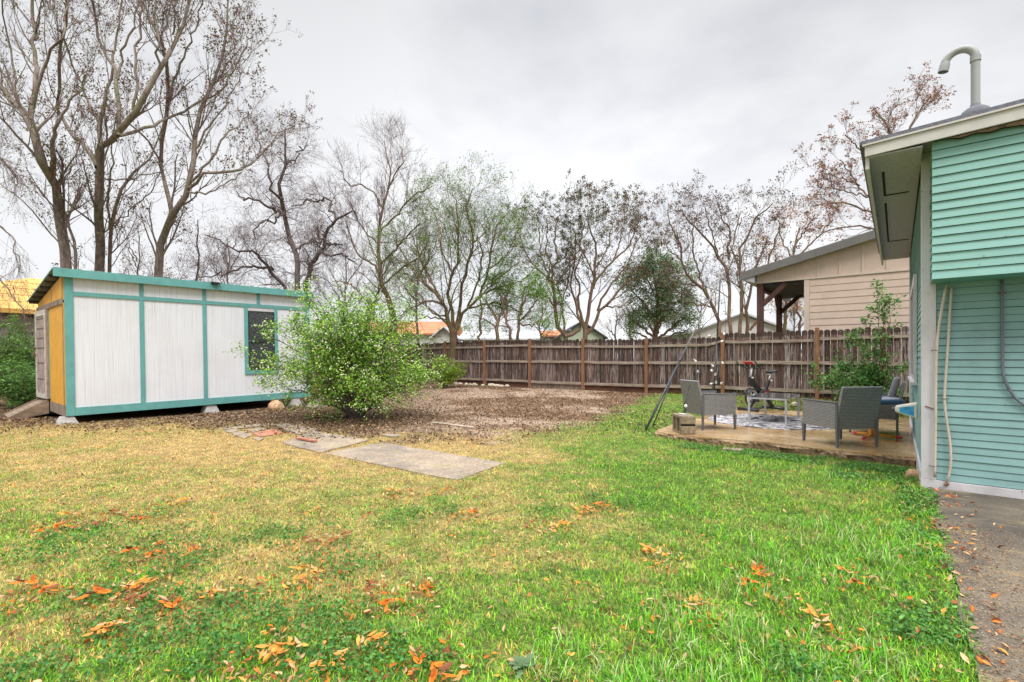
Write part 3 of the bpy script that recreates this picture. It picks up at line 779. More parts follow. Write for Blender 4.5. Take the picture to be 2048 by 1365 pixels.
def tubes(pts, rad, S):
    n, K, _ = pts.shape
    T = unit(np.gradient(pts, axis=1))
    ref = np.where(np.abs(T[..., 2:3]) > 0.9, np.array([1.0, 0, 0]), np.array([0, 0, 1.0]))
    # one reference per branch avoids twists
    ref = np.repeat(ref[:, :1], K, 1)
    A = unit(np.cross(T, ref)); B = np.cross(T, A)
    g = np.arange(S) * 2 * np.pi / S
    V = pts[:, :, None] + (A[:, :, None] * np.cos(g)[None, None, :, None] + B[:, :, None] * np.sin(g)[None, None, :, None]) * rad[:, :, None, None]
    base = (np.arange(n) * K * S)[:, None, None] + (np.arange(K - 1) * S)[None, :, None] + np.arange(S)[None, None]
    nxt = (np.arange(n) * K * S)[:, None, None] + (np.arange(K - 1) * S)[None, :, None] + ((np.arange(S) + 1) % S)[None, None]
    Q = np.stack([base, nxt, nxt + S, base + S], -1).reshape(-1, 4)
    return V.reshape(-1, 3), Q
def join(parts):
    V, Fs, o = [], [], 0
    for v, q in parts: V.append(v); Fs.append(q + o); o += len(v)
    return np.concatenate(V), np.concatenate(Fs)
def resample(P, R, K):
    P = np.array(P, float); R = np.array(R, float)
    # Catmull-Rom densify
    if len(P) > 2:
        Q = [P[0]]; RR = [R[0]]
        for i in range(len(P) - 1):
            a = P[max(i - 1, 0)]; b_ = P[i]; c = P[i + 1]; d = P[min(i + 2, len(P) - 1)]
            for t in (0.25, 0.5, 0.75, 1.0):
                Q.append(0.5 * (2 * b_ + (c - a) * t + (2 * a - 5 * b_ + 4 * c - d) * t * t + (3 * b_ - a - 3 * c + d) * t ** 3)); RR.append(R[i] * (1 - t) + R[i + 1] * t)
        P = np.array(Q); R = np.array(RR)
    s = np.concatenate([[0], np.cumsum(np.linalg.norm(np.diff(P, axis=0), axis=1))])
    u = np.linspace(0, s[-1], K)
    return np.stack([np.interp(u, s, P[:, i]) for i in range(3)], 1), np.interp(u, s, R), s[-1]

def tree(name, label, D, guides, seed, levels, leaf=None, thin_k=1.0, hk=1.0, group=None, cat="tree", amp=1.6, mats=("bark", "twig"), per_px=None, leaf2=None, sink=0.4, twig_min=0.004, g_noise=0.05):
    """guides: limbs as [(px, py, width_px), ...] at distance D; their depth wanders smoothly so the crown is round.
    levels: list of (children, t0, (ang0, ang1), length m, wiggle, up, sides, K)"""
    r = np.random.default_rng(seed)
    ph = r.uniform(0, 6.28, 3)
    GP, GR, GL = [], [], []
    for gi, g in enumerate(guides):
        P, R = [], []
        for (px, py, wd) in g:
            if py < 690: py = 690 - (690 - py) * hk
            hgt = max(0.0, (700 - py)) / 960.0 * D
            off = amp * min(1.0, hgt / 6.0) * (math.sin(px * D / 1500.0 + ph[0]) + 0.6 * math.sin(px * D / 620.0 + py / 90.0 + ph[1]))
            P.append(PD(px, py, D + off)); R.append(wd * 0.37 * thin_k / F * D)
        P = [np.array(p) for p in P]
        if gi == 0: P[0][2] = float(ground_z(P[0][0], P[0][1])) - sink
        q, rr2, L = resample(P, R, 16)
        q[1:-1] += r.normal(size=(14, 3)) * g_noise * 0.6
        GP.append(q); GR.append(rr2); GL.append(L)
    GP = np.array(GP); GR = np.array(GR); GL = np.array(GL)
    root = thing(name, label, cat, tuple(GP[0][0] + np.array([0, 0, sink])), 0, group)
    base = np.array(root.location)
    tv, tq = tubes(GP, GR, 8)
    thick = [(tv, tq)]; thin = []
    pts, rad, Ls = GP, GR, GL
    allp = []
    for li, (per, t0, ang, ln, wig, up, S, K) in enumerate(levels):
        if li == 0:
            cnt = np.maximum(1, np.round(per * Ls)).astype(int)      # per metre of limb
            P0, D0, L, R0 = spawn(r, pts, rad, cnt, t0, ang, ln, rr_=0.42, minr=0.007)
            # nothing sprouts near the ground
            k = P0[:, 2] > 2.6
            if cat == "tree": P0, D0, L, R0 = P0[k], D0[k], L[k], R0[k]
        else:
            P0, D0, L, R0 = spawn(r, pts, rad, per, t0, ang, ln, rr_=0.62, minr=twig_min)
        R0 = np.minimum(R0, L * (0.0175 if li == 0 else 0.0155) + 0.0035)
        D0 = unit(D0 + np.array([0, 0, up * 2.0]))
        pts, rad = grow(r, P0, D0, L, R0, K, wig, up)
        v, q = tubes(pts, rad, S)
        (thick if li == 0 else thin).append((v, q)); allp.append(pts)
        Ls = L
    v, q = join(thick)
    np_mesh("trunk", v - base, [q], None, (mats[0],), parent=root, smooth=True)
    V, Q = join(thin) if thin else (np.zeros((0, 3)), np.zeros((0, 4), int))
    cols = np.zeros((len(V), 3)) + 0.1; F_ = [Q]; midx = [np.zeros(len(Q), int)]
    for lf in (leaf, leaf2):
        if not lf: continue
        n, size, ratio, cl_, spread, where = lf
        src = np.concatenate([p[:, 1:].reshape(-1, 3) if where == "all" else p[:, -1] for p in allp[-(2 if where == "all" else 1):]])
        if where == "all" and len(allp) == 1: src = allp[-1][:, 1:].reshape(-1, 3)
        if where == "cluster":
            m_ = max(1, n // 8); i = np.repeat(r.permutation(len(src))[:m_] if len(src) > m_ else r.integers(0, len(src), m_), 8); n = len(i)
        else: i = r.integers(0, len(src), n)
        P = src[i] + r.normal(size=(n, 3)) * spread
        c = np.array(cl_)[r.integers(0, len(cl_), n)] * r.uniform(0.65, 1.35, (n, 1))
        lv, lfs, lc = plates(P, size * r.uniform(0.6, 1.35, n), ratio, c)
        o = len(V); V = np.concatenate([V, lv]); cols = np.concatenate([cols, lc])
        for x in lfs: F_.append(x + o); midx.append(np.ones(len(x), int))
    np_mesh("crown", V - base, F_, cols, (mats[1], "leaf"), np.concatenate(midx), parent=root)
    return root

# ------------------------------------------------------------------ fence
FY = 14.66
def gz(x, y): return float(ground_z(x, y))
rr = random.Random(11)
simple("kick_wood", (0.13, 0.06, 0.035), 0.9, 0.35, 5, (0.5, 3, 4), 0, 0.4, (0.04, 0.025, 0.02), 0.7, 5)
fence = thing("fence", "long weathered wooden privacy fence with brown posts across the back of the yard", "fence", (-8, FY, 0))
fo = Vector((-8, FY, 0))
def fx_post(i): return -1.62 - 2.32 * i
ztop = lambda x: 1.98 + 0.045 * math.sin(x * 0.35) + (0.10 if x > -4 else 0.0)
for i in range(-2, 14):
    xa, xb = fx_post(i + 1), fx_post(i)
    za, zb = gz(xa, FY), gz(xb, FY)
    # pickets behind the rails
    mb = MB(); x = xa + 0.005
    lean = rr.uniform(-0.004, 0.004)
    while x < xb - 0.02:
        wd = min(rr.uniform(0.132, 0.142), xb - x); z0 = gz(x, FY) + (0.20 if i >= 1 else 0.1) + rr.uniform(-0.02, 0.02); z1 = ztop(x) + rr.uniform(-0.018, 0.018)
        if rr.random() < 0.05: z1 -= rr.uniform(0.0, 0.05)
        y0 = 0.052 + rr.uniform(0, 0.006); y1 = y0 + 0.017; c = wd * 0.24; x0 = x + 0.004; x1 = x + wd - 0.003; tl = rr.uniform(-0.004, 0.004)
        tone = min(1, max(0, rr.gauss(0.45, 0.30)))
        if x > -12: zc = z1 - 0.13
        else: zc = z1 - 0.10
        # lower board and darker wet cap in one picket
        mb.cur = (tone, 0.0, 0); o = fo
        mb.prism([(x0 - o.x, y0, z0), (x1 - o.x, y0, z0), (x1 - o.x + tl, y0, zc), (x0 - o.x + tl, y0, zc)], (0, y1 - y0, 0))
        mb.cur = (tone, rr.uniform(0.55, 0.95), 0)
        mb.prism([(x0 - o.x + tl, y0, zc), (x1 - o.x + tl, y0, zc), (x1 - o.x + tl, y0, z1 - c), (x1 - o.x + tl - c, y0, z1), (x0 - o.x + tl + c, y0, z1), (x0 - o.x + tl, y0, z1 - c)], (0, y1 - y0, 0))
        x += wd + rr.choice([0.001, 0.002, 0.004, 0.008, 0.012])
    mb.build("picket_panel", "picket", fence)
    # three rails and the kick board
    for k, h in enumerate((0.235, 1.02, 1.74)):
        mb = MB(); xa_, xb_ = xa + 0.046, xb - 0.046
        dz = rr.uniform(-0.02, 0.02); dz2 = rr.uniform(-0.02, 0.02); hh = 0.045 if k < 2 else 0.038
        hb = lambda x: (gz(x, FY) + h) if k == 0 else (gz(x, FY) * 0.5 + h + 0.06 if k == 1 else ztop(x) - 0.24)
        n = 6
        for q in range(n):
            p = xa_ + (xb_ - xa_) * q / n; s = xa_ + (xb_ - xa_) * (q + 1) / n
            mb.hexa([(p - fo.x, 0.012, hb(p) - hh + dz), (s - fo.x, 0.012, hb(s) - hh + dz2), (s - fo.x, 0.050, hb(s) - hh + dz2), (p - fo.x, 0.050, hb(p) - hh + dz),
                     (p - fo.x, 0.012, hb(p) + hh + dz), (s - fo.x, 0.012, hb(s) + hh + dz2), (s - fo.x, 0.050, hb(s) + hh + dz2), (p - fo.x, 0.050, hb(p) + hh + dz)])
            dz = dz2; dz2 = dz + rr.uniform(-0.006, 0.006)
        mb.build("rail", "rail_wood", fence)
    mb = MB(); mb.cur = (0.35, 0.5, 0)
    mb.hexa([(xa - fo.x + .03, 0.075, za - 0.06), (xb - fo.x - .03, 0.075, zb - 0.06), (xb - fo.x - .03, 0.10, zb - 0.06), (xa - fo.x + .03, 0.10, za - 0.06),
             (xa - fo.x + .03, 0.075, za + 0.19), (xb - fo.x - .03, 0.075, zb + 0.19), (xb - fo.x - .03, 0.10, zb + 0.19), (xa - fo.x + .03, 0.10, za + 0.19)])
    mb.build("kick_board", "kick_wood" if i % 3 else "old_wood", fence)
    x = xb; z0 = gz(x, FY); zt = ztop(x) + rr.uniform(0.0, 0.05) + (0.03 if i == 0 else 0)
    MB().box(x - 0.045 - fo.x, -0.045, z0 - 0.2, x + 0.045 - fo.x, 0.045, zt).build("post", "post_wood", fence, bevel=0.006)

# ------------------------------------------------------------------ shed
SX, SY = -12.98, 1.91
shed = thing("shed", "long white panelled garden shed with teal trim and orange gable standing on concrete piers", "shed", (SX, SY, 0.155))
shed.rotation_euler = (math.radians(0.85), 0, 0)
SL, SD, SH = 5.12, 3.05, 2.84       # along y, back along -x, wall height in front
# front wall sheets
mb = MB(); mb.box(-0.02, 0.0, 0.0, 0.0, SL, SH); mb.build("front_wall", "white_sheet", shed)
def bat(y0, y1, z0, z1, t=0.022, name="batten"):
    MB().box(0.0015, y0, z0, t, y1, z1).build(name, "teal_paint", shed, bevel=0.003)
bat(0.0, 0.135, 0.0, SH, 0.026, "corner_board"); bat(SL - 0.10, SL, 0.0, SH, 0.026, "corner_board")
bat(0.137, SL - 0.102, 0.0, 0.165, 0.024, "bottom_trim")
bat(0.137, SL - 0.102, 2.425, 2.51, 0.024, "top_trim")
WY0, WY1, WZ0, WZ1 = 3.47, 4.14, 0.80, 2.36
for y in (1.26, 2.49): bat(y - 0.042, y + 0.042, 0.167, 2.423)
for y in (1.26, 2.49, 3.74): bat(y - 0.038, y + 0.038, 2.512, SH - 0.005)
# window
win = MB(); win.box(0.0015, WY0, WZ0, 0.006, WY1, WZ1).build("window", "dusty_glass", shed)
win = shed.children[-1]
bat(WY0 - 0.085, WY0, WZ0 - 0.10, 2.423, 0.030, "window_trim"); bat(WY1, WY1 + 0.085, WZ0 - 0.10, 2.423, 0.030, "window_trim")
bat(WY0 + 0.002, WY1 - 0.002, WZ0 - 0.10, WZ0 - 0.001, 0.030, "window_trim")
m2 = MB(); m2.box(0.007, WY0, WZ1 - 0.03, 0.028, WY1, WZ1 + 0.02); m2.build("window_head", "trim_white", shed)
m2 = MB(); m2.box(0.007, WY0 + 0.03, 1.52, 0.022, WY1 - 0.03, 1.57); m2.box(0.007, WY0 + 0.001, WZ0, 0.024, WY0 + 0.03, WZ1 - 0.031); m2.box(0.007, WY1 - 0.03, WZ0, 0.024, WY1 - 0.001, WZ1 - 0.031); m2.box(0.007, WY0 + 0.03, WZ0, 0.024, WY1 - 0.03, WZ0 + 0.035)
m2.build("sash", "metal_dark", win)
# gable wall towards the camera: slopes down to the back
rz = lambda x: SH + 0.10 * 0 + (x) * 0.120        # x is negative going back
G0 = lambda x, z: (x, -0.0, z)
def gab(x0, x1, z0, z1fun, mat, name, y0=-0.018, y1=0.0, par=shed):
    mbb = MB(); mbb.prism([(x0, y0, z0), (x1, y0, z0), (x1, y0, z1fun(x1)), (x0, y0, z1fun(x0))], (0, y1 - y0, 0)); return mbb.build(name, mat, par)
gab(-1.60, -0.0, 0.22, lambda x: 2.28, "ochre_paint", "gable_wall")
gab(-SD, -2.72, 0.22, lambda x: 2.28, "ochre_paint", "gable_wall")
gab(-SD, 0.0, 2.33, lambda x: rz(x) - 0.01, "ochre_paint", "gable_peak")
for x in (-1.22, -2.44): gab(x - 0.006, x + 0.006, 2.34, lambda x: rz(x) - 0.012, "black_gap", "seam", -0.0205, -0.019)
gab(-SD - 0.02, 0.0, 2.25, lambda x: 2.36, "old_wood", "header_board", -0.045, -0.019)
gab(-SD, 0.0, 0.0, lambda x: 0.22, "old_wood", "sill_board", -0.02, 0.0)
gab(-0.05, -0.001, 0.22, lambda x: rz(x) - 0.02, "old_wood", "corner_strip", -0.026, -0.0185)
# back and far walls, floor
MB().box(-SD, 0.001, 0.05, -SD + 0.02, SL, rz(-SD) - 0.02).build("back_wall", "old_wood", shed)
gab(-SD + 0.021, -0.021, 0.0, lambda x: rz(x) - 0.02, "old_wood", "far_wall", SL - 0.02, SL - 0.001)
MB().box(-SD + 0.02, 0.02, 0.0, -0.02, SL - 0.02, 0.10).build("floor", "old_wood", shed)
MB().box(-2.72, 0.02, 0.12, -1.60, 0.04, 2.25).build("doorway_shade_sheet", "black_gap", shed)  # black sheet in the doorway, shade of the interior put in as colour
# door leaf, hinged on the right, a little ajar
door = thing("door", None, None, (-1.62, -0.05, 0.27), 0); door.parent = shed; door.rotation_euler = (0, 0, math.radians(2.0))
DW, DH = 1.06, 1.97
MB().box(-DW, -0.02, 0, 0, 0.02, DH).build("door_leaf", "door_wood", door)
mf = MB(); mf.box(-DW, -0.034, 0, -DW + 0.11, -0.0205, DH); mf.box(-0.11, -0.034, 0, 0, -0.0205, DH); mf.box(-DW + 0.11, -0.033, 0, -0.11, -0.0205, 0.10); mf.box(-DW + 0.11, -0.033, DH - 0.12, -0.11, -0.0205, DH)
mf.build("door_frame", "door_trim", door)
mf = MB()
for z in (0.42, 0.78, 1.12, 1.34, 1.56, 1.78): mf.box(-DW + 0.11, -0.026, z, -0.11, -0.0206, z + 0.018)
mf.build("panel_seam", "purlin_wood", door)
MB().box(-0.03, 0.021, 0, 0.02, 0.06, DH).build("door_edge", "teal_paint", door)
mf = MB(); mf.lathe([(0.0, -0.03), (0.03, -0.02), (0.034, 0.0), (0.03, 0.02), (0.0, 0.03)], (-DW + 0.05, -0.062, 0.98), 10)
MB().lathe([(0.0, -0.025), (0.025, -0.02), (0.025, 0.02), (0.0, 0.025)], (-DW + 0.05, -0.05, 1.13), 10).build('deadbolt', 'rusty', door, smooth=True)
mf.build("door_handle", "rusty", door, smooth=True)
# roof: metal sheet on purlins, fascia
ov, ob, ol = 0.12, 0.22, 0.16
def rf(x): return SH + 0.055 + x * 0.120
mb = MB()
n = 64
y0, y1 = -ol, SL + 0.05
for q in range(n):
    a = y0 + (y1 - y0) * q / n; b_ = y0 + (y1 - y0) * (q + 1) / n; h = 0.022 if q % 4 == 0 else 0.0
    mb.hexa([(ov, a, rf(ov) + 0.02), (-SD - ob, a, rf(-SD - ob) + 0.02), (-SD - ob, b_, rf(-SD - ob) + 0.02), (ov, b_, rf(ov) + 0.02),
             (ov, a, rf(ov) + 0.027 + h), (-SD - ob, a, rf(-SD - ob) + 0.027 + h), (-SD - ob, b_, rf(-SD - ob) + 0.027 + h), (ov, b_, rf(ov) + 0.027 + h)][::1])
mb.build("roof", "metal_roof", shed)
for k in range(7):
    x = ov - 0.06 - k * (SD + ob + ov - 0.12) / 6
    MB().box(x - 0.04, y0 + 0.01, rf(x) - 0.035, x + 0.04, y1 - 0.01, rf(x) + 0.013).build("purlin", "purlin_wood", shed)
for k in range(10):
    y = 0.02 + k * (SL - 0.06) / 9
    mbb = MB(); mbb.prism([(ov - 0.02, y, rf(ov) - 0.12), (-SD - ob + 0.02, y, rf(-SD - ob) - 0.12), (-SD - ob + 0.02, y, rf(-SD - ob) - 0.037), (ov - 0.02, y, rf(ov) - 0.037)], (0, 0.04, 0))
    mbb.build("rafter", "ramp_wood", shed)
MB().box(ov + 0.002, y0 - 0.01, rf(ov) - 0.135, ov + 0.024, 2.70, rf(ov) + 0.035).build("fascia", "teal_paint", shed, bevel=0.003)
MB().box(ov + 0.002, 2.704, rf(ov) - 0.13, ov + 0.022, y1 + 0.01, rf(ov) + 0.035).build("fascia", "teal_paint", shed, bevel=0.003)
mbb = MB(); mbb.prism([(ov - 0.0, y0 - 0.006, rf(ov) + 0.01), (-SD - ob, y0 - 0.006, rf(-SD - ob) + 0.01), (-SD - ob, y0 - 0.006, rf(-SD - ob) + 0.035), (ov, y0 - 0.006, rf(ov) + 0.035)], (0, -0.012, 0))
mbb.build("drip_edge", "teal_paint", shed)
# small lamp on the fascia
mf = MB(); mf.box(ov + 0.024, 2.62, rf(ov) - 0.02, ov + 0.09, 2.72, rf(ov) + 0.015); mf.box(ov + 0.03, 2.58, rf(ov) + 0.02, ov + 0.10, 2.78, rf(ov) + 0.045); mf.build("flood_light", "black_plastic", shed)
# piers under it
for (x, y, lab) in ((-0.10, 0.02, "concrete pier block under the near corner of the shed"), (-0.12, 2.62, "concrete pier block under the middle of the shed front"), (-0.1, 4.7, "concrete pier block under the far corner of the shed behind the bush"),
                    (-2.9, 0.2, "concrete pier block under the shed beside the wooden ramp")):
    X, Y = SX + x, SY + y; zt = 0.152 + max(0, y) * math.sin(math.radians(0.85)) - gz(X, Y)
    o = thing("pier_block", lab, "pier block", (X, Y, gz(X, Y) - 0.01), 0, "concrete piers carrying the shed")
    mbb = MB(); s, t = 0.17, 0.10
    zt = zt + 0.005
    mbb.hexa([(-s, -s, 0), (s, -s, 0), (s, s, 0), (-s, s, 0), (-t, -t, zt), (t, -t, zt), (t, t, zt), (-t, t, zt)])
    mbb.build("block", "concrete_pier", o, bevel=0.012)
# dark void below the shed is real: skirts of old boards at the back
MB().box(-SD + 0.03, 0.3, -0.15, -SD + 0.05, SL - 0.1, 0.0).build("back_skirt", "old_wood", shed)
# ramp at the door
ramp = thing("wooden_ramp", "weathered wooden ramp leading up to the shed door", "ramp", (SX - 2.15, SY, 0.0))
mbb = MB()
for q in range(7):
    a = q / 7; b_ = (q + 0.93) / 7
    mbb.hexa([(-0.5, -0.03 - 0.62 * a, 0.36 - 0.33 * a), (-0.5, -0.03 - 0.62 * b_, 0.36 - 0.33 * b_), (0.45, -0.03 - 0.62 * b_, 0.36 - 0.33 * b_), (0.45, -0.03 - 0.62 * a, 0.36 - 0.33 * a),
              (-0.5, -0.03 - 0.62 * a, 0.385 - 0.33 * a), (-0.5, -0.03 - 0.62 * b_, 0.385 - 0.33 * b_), (0.45, -0.03 - 0.62 * b_, 0.385 - 0.33 * b_), (0.45, -0.03 - 0.62 * a, 0.385 - 0.33 * a)])
mbb.build("deck", "ramp_wood", ramp)
for x in (-0.54, 0.455):
    mbb = MB(); mbb.prism([(x, -0.04, 0.10), (x, -0.70, -0.02), (x, -0.70, 0.05), (x, -0.04, 0.42)], (0.038, 0, 0)); mbb.build("stringer", "ramp_wood", ramp)

# ------------------------------------------------------------------ our house (right)
HX, HYW = 0.21, 6.50
house = thing("house", "teal clapboard house with white corner board and low roof at the right edge", "house", (HX, HYW, 0))
def clap(name, axis_, a0, a1, z0, z1, plane, out, exp=0.0715, t=0.013, slope=0.0, parent=house, mat="teal_siding"):
    """lapped boards; axis_ 'x': wall along x at y=plane facing -y, 'y': wall along y at x=plane facing -x"""
    mb = MB(); z = z0; r = random.Random(3); joints = []
    while z < z1 - 0.004:
        zt = min(z + exp + 0.0005, z1); j = r.uniform(-0.0015, 0.0015); tt = t + r.uniform(-0.002, 0.002)
        pr = [(0.001, z + 0.005 + j), (tt, z + 0.005 + j), (0.004, zt), (0.001, zt)]
        if axis_ == "x": mb.prism([(a0, plane - p, q) for p, q in pr], (a1 - a0, 0, 0))
        else: mb.prism([(plane - p, a0, q) for p, q in pr], (0, a1 - a0, 0))
        if r.random() < 0.45:
            a = a0 + (a1 - a0) * r.random(); jb = MB()
            if axis_ == "x": jb.box(a, plane - tt - 0.0006, z + 0.006, a + 0.0022, plane - 0.003, z + exp * 0.75)
            else: jb.box(plane - tt - 0.0006, a, z + 0.006, plane - 0.003, a + 0.0022, z + exp * 0.75)
            joints.append(jb)
        z += exp
    ob = mb.build(name, mat, parent)
    if exp < 0.1 and joints:
        for jb in joints[:6]: jb.build("butt_joint", "teal_back", ob if parent is house else house)
    return ob
L = lambda x, y: (x - HX, y - HYW)
WR = 2.6                                        # wall runs to the right out of the picture
ZT = 3.46
MB().box(0.0, 0.0, -0.1, WR, 0.10, ZT).build("wall_core", "teal_back", house)
clap("gable_siding", "x", 0.10, WR, 0.092, 3.4, 0.0, -1)
MB().box(-0.018, -0.024, 0.092, 0.098, 0.0, ZT).build("corner_board", "trim_white", house, bevel=0.003)
MB().box(-0.022, -0.026, -0.03, WR, -0.0005, 0.090).build("base_trim", "trim_white", house, bevel=0.003)
# patio side
PL = 5.95
MB().box(0.0, 0.101, -0.1, 0.10, PL, ZT).build("wall_core", "teal_back", house)
clap("patio_siding", "y", 0.091, PL - 0.09, 0.12, 3.3, 0.0, -1)
MB().box(-0.018, 0.0, 0.10, -0.0005, 0.09, ZT).build("corner_board", "trim_white", house)
MB().box(-0.020, PL - 0.09, 0.10, 0.0, PL + 0.01, ZT).build("corner_board", "trim_white", house)
MB().box(-0.026, 0.001, -0.03, -0.0006, PL, 0.16).build("base_trim", "trim_white", house)
# patio window, standing proud of the wall
wn = MB().box(-0.022, 1.62, 1.08, -0.016, 3.75, 2.26).build("window", "dusty_glass", house)
mf = MB()
for (a, b_, c, d) in ((1.50, 1.62, 1.02, 2.40), (3.75, 3.87, 1.02, 2.40), (1.62, 3.75, 2.28, 2.40)): mf.box(-0.045, a, c, -0.014, b_, d)
mf.build("window_casing", "trim_white", wn); MB().box(-0.075, 1.46, 0.98, -0.014, 3.91, 1.02).build("window_sill", "trim_white", wn)
mf = MB()
for a in (1.622, 2.66, 3.70): mf.box(-0.036, a, 1.021, -0.023, a + 0.05, 2.279)
mf.box(-0.036, 1.672, 1.021, -0.023, 3.70, 1.07); mf.build("window_frame", "trim_white", wn)
# roof: low slope rising to +x
RS = 0.045
def rt(x): return 3.515 + RS * (x + 0.51)          # top of shingles, local x
x0, x1, ya, yb = -0.51, WR, -0.50, 6.0
mb = MB(); mb.prism([(x0, ya, rt(x0) - 0.03), (x1, ya, rt(x1) - 0.03), (x1, ya, rt(x1)), (x0, ya, rt(x0))], (0, yb - ya, 0)); mb.build("roof", "shingle", house)
mb = MB(); mb.prism([(x0 + 0.02, ya - 0.012, rt(x0) - 0.044), (x1, ya - 0.012, rt(x1) - 0.044), (x1, ya - 0.012, rt(x1) - 0.001), (x0 + 0.02, ya - 0.012, rt(x0) - 0.001)], (0, 0.0115, 0)); mb.build("roof_edge", "shingle", house)
# rake: drip strip and fascia
mb = MB(); mb.prism([(x0 + 0.025, ya - 0.035, rt(x0) - 0.062), (x1, ya - 0.035, rt(x1) - 0.062), (x1, ya - 0.035, rt(x1) - 0.045), (x0 + 0.025, ya - 0.035, rt(x0) - 0.045)], (0, 0.034, 0)); mb.build("drip_strip", "fascia_cream", house)
mb = MB(); mb.prism([(x0 + 0.045, ya - 0.018, rt(x0) - 0.165), (x1, ya - 0.018, rt(x1) - 0.185), (x1, ya - 0.018, rt(x1) - 0.063), (x0 + 0.045, ya - 0.018, rt(x0) - 0.063)], (0, 0.022, 0)); mb.build("rake_fascia", "fascia_cream", house, bevel=0.002)
# eave fascia along the patio side, soffit behind it
MB().box(-0.462, ya + 0.03, 3.235, -0.43, yb, 3.45).build("eave_fascia", "fascia_cream", house)
MB().box(-0.429, ya + 0.005, 3.338, -0.021, yb, 3.352).build("soffit", "soffit_grey", house)
mf = MB(); mf.box(-0.34, 0.05, 3.330, -0.318, 1.0, 3.3375); mf.box(-0.34, 1.001, 3.330, -0.10, 1.03, 3.3375); mf.box(-0.34, 1.4, 3.330, -0.318, 4.0, 3.3375); mf.box(-0.34, 4.001, 3.330, -0.06, 4.03, 3.3375)
mf.build("soffit_seam", "black_gap", house)
MB().box(-0.02, ya + 0.006, 3.42, WR, -0.003, 3.43).build("rake_soffit", "soffit_grey", house)
# bump-out (boxed bay with its own siding)
BX0, BY, BZ0, BZ1 = 0.050, -0.42, 2.075, 3.20
bo = MB().box(BX0 + 0.012, BY + 0.012, BZ0 + 0.02, WR, -0.026, 3.415).build("bump_out", "teal_back", house)
clap("bay_siding", "x", BX0, WR, BZ0, 3.385, BY + 0.012, -1, exp=0.0815, t=0.018, parent=bo, mat="mint_siding")
clap("bay_side_siding", "y", BY + 0.014, -0.03, BZ0, 3.385, BX0 + 0.012, -1, exp=0.0815, t=0.014, parent=bo, mat="mint_siding")
MB().box(BX0 + 0.0135, BY + 0.0135, BZ0 + 0.004, WR, -0.014, BZ0 + 0.0195).build("bay_underside", "teal_paint", bo)
# torn brown sheathing under the rake board
r = random.Random(8); mb = MB(); pts = []
nn = 26
for q in range(nn + 1):
    x = 0.15 + (WR - 0.15) * q / nn; h = 0.004 + 0.07 * min(1, q / 9.0) + r.uniform(-0.014, 0.014); pts.append((x, h))
for (xa, ha), (xb, hb_) in zip(pts[:-1], pts[1:]):
    za, zb = rt(xa) - 0.170, rt(xb) - 0.170
    mb.hexa([(xa, BY - 0.03, za - ha), (xb, BY - 0.03, zb - hb_), (xb, BY - 0.014, zb - hb_), (xa, BY - 0.014, za - ha), (xa, BY - 0.05, za), (xb, BY - 0.05, zb), (xb, BY - 0.034, zb), (xa, BY - 0.034, za)])
mb.build("torn_sheathing", "insulation", house)
mb = MB(); mb.tube([(x, BY - 0.032 + r.uniform(-0.004, 0.004), rt(x) - 0.170 - h) for x, h in pts], 0.006, 5); mb.build("torn_edge", "black_gap", house)
# pipes on the gable wall: local x,z positions
def wall_pt(px, py, y):
    """point on the plane (local) y seen at a photograph pixel"""
    k = (px - CX) / F; Yw = HYW + y
    X = (k * cy_ * Yw - sy_ * Yw) / (cy_ + k * sy_); yc = -sy_ * X + cy_ * Yw
    return (X - HX, y, CAMH + (HY - py) / F * yc)
def pipe(name, pts, rad, mat, y=-0.04, straps=()):
    P = [wall_pt(a, b_, y) for a, b_ in pts]
    A = [np.array(p) for p in P]; q, _, _ = resample(A, [rad] * len(A), 24)
    mbb = MB(); mbb.tube([tuple(p) for p in q], rad, 10); o = mbb.build(name, mat, house, smooth=True)
    for s in straps:
        c = wall_pt(s[0], s[1], y); mbb = MB(); mbb.tube([(c[0] - 0.03, -0.016, c[2]), (c[0] - 0.012, y - rad - 0.003, c[2]), (c[0] + 0.012, y - rad - 0.003, c[2]), (c[0] + 0.028, -0.016, c[2])], 0.004, 5); mbb.build("strap", "rusty", o)
pipe("drain_pipe", [(1893, 570), (1886, 605), (1877, 660), (1873, 710), (1871.5, 780), (1871, 860), (1869.5, 955)], 0.0115, "pipe_cream", -0.052, [(1870, 701), (1866, 933)])
pipe("drain_pipe", [(1903, 575), (1900, 620), (1896, 690), (1891, 760), (1889, 800), (1893, 840), (1900, 885), (1902, 925), (1898, 950), (1893, 967)], 0.0105, "pipe_cream", -0.04, [(1890, 798)])
pipe("conduit", [(2004, 560), (2004, 640), (2005, 700), (2006, 745), (2014, 770), (2028, 793), (2050, 812), (2085, 828)], 0.0125, "conduit_slate", -0.035, [(2005, 587)])
c = wall_pt(1893, 969, -0.04); MB().tube([(c[0] + 0.01, -0.04, c[2] + 0.01), (c[0] - 0.012, -0.05, c[2] - 0.012)], 0.016, 10).build("pipe_end", "rusty", house)
mf = MB(); c = wall_pt(1858, 815, -0.028); mf.tube([(c[0] - 0.03, -0.028, c[2] + 0.012), (c[0], -0.032, c[2]), (c[0] + 0.04, -0.028, c[2] - 0.018)], 0.004, 5); mf.build("cable_stub", "rusty", house)
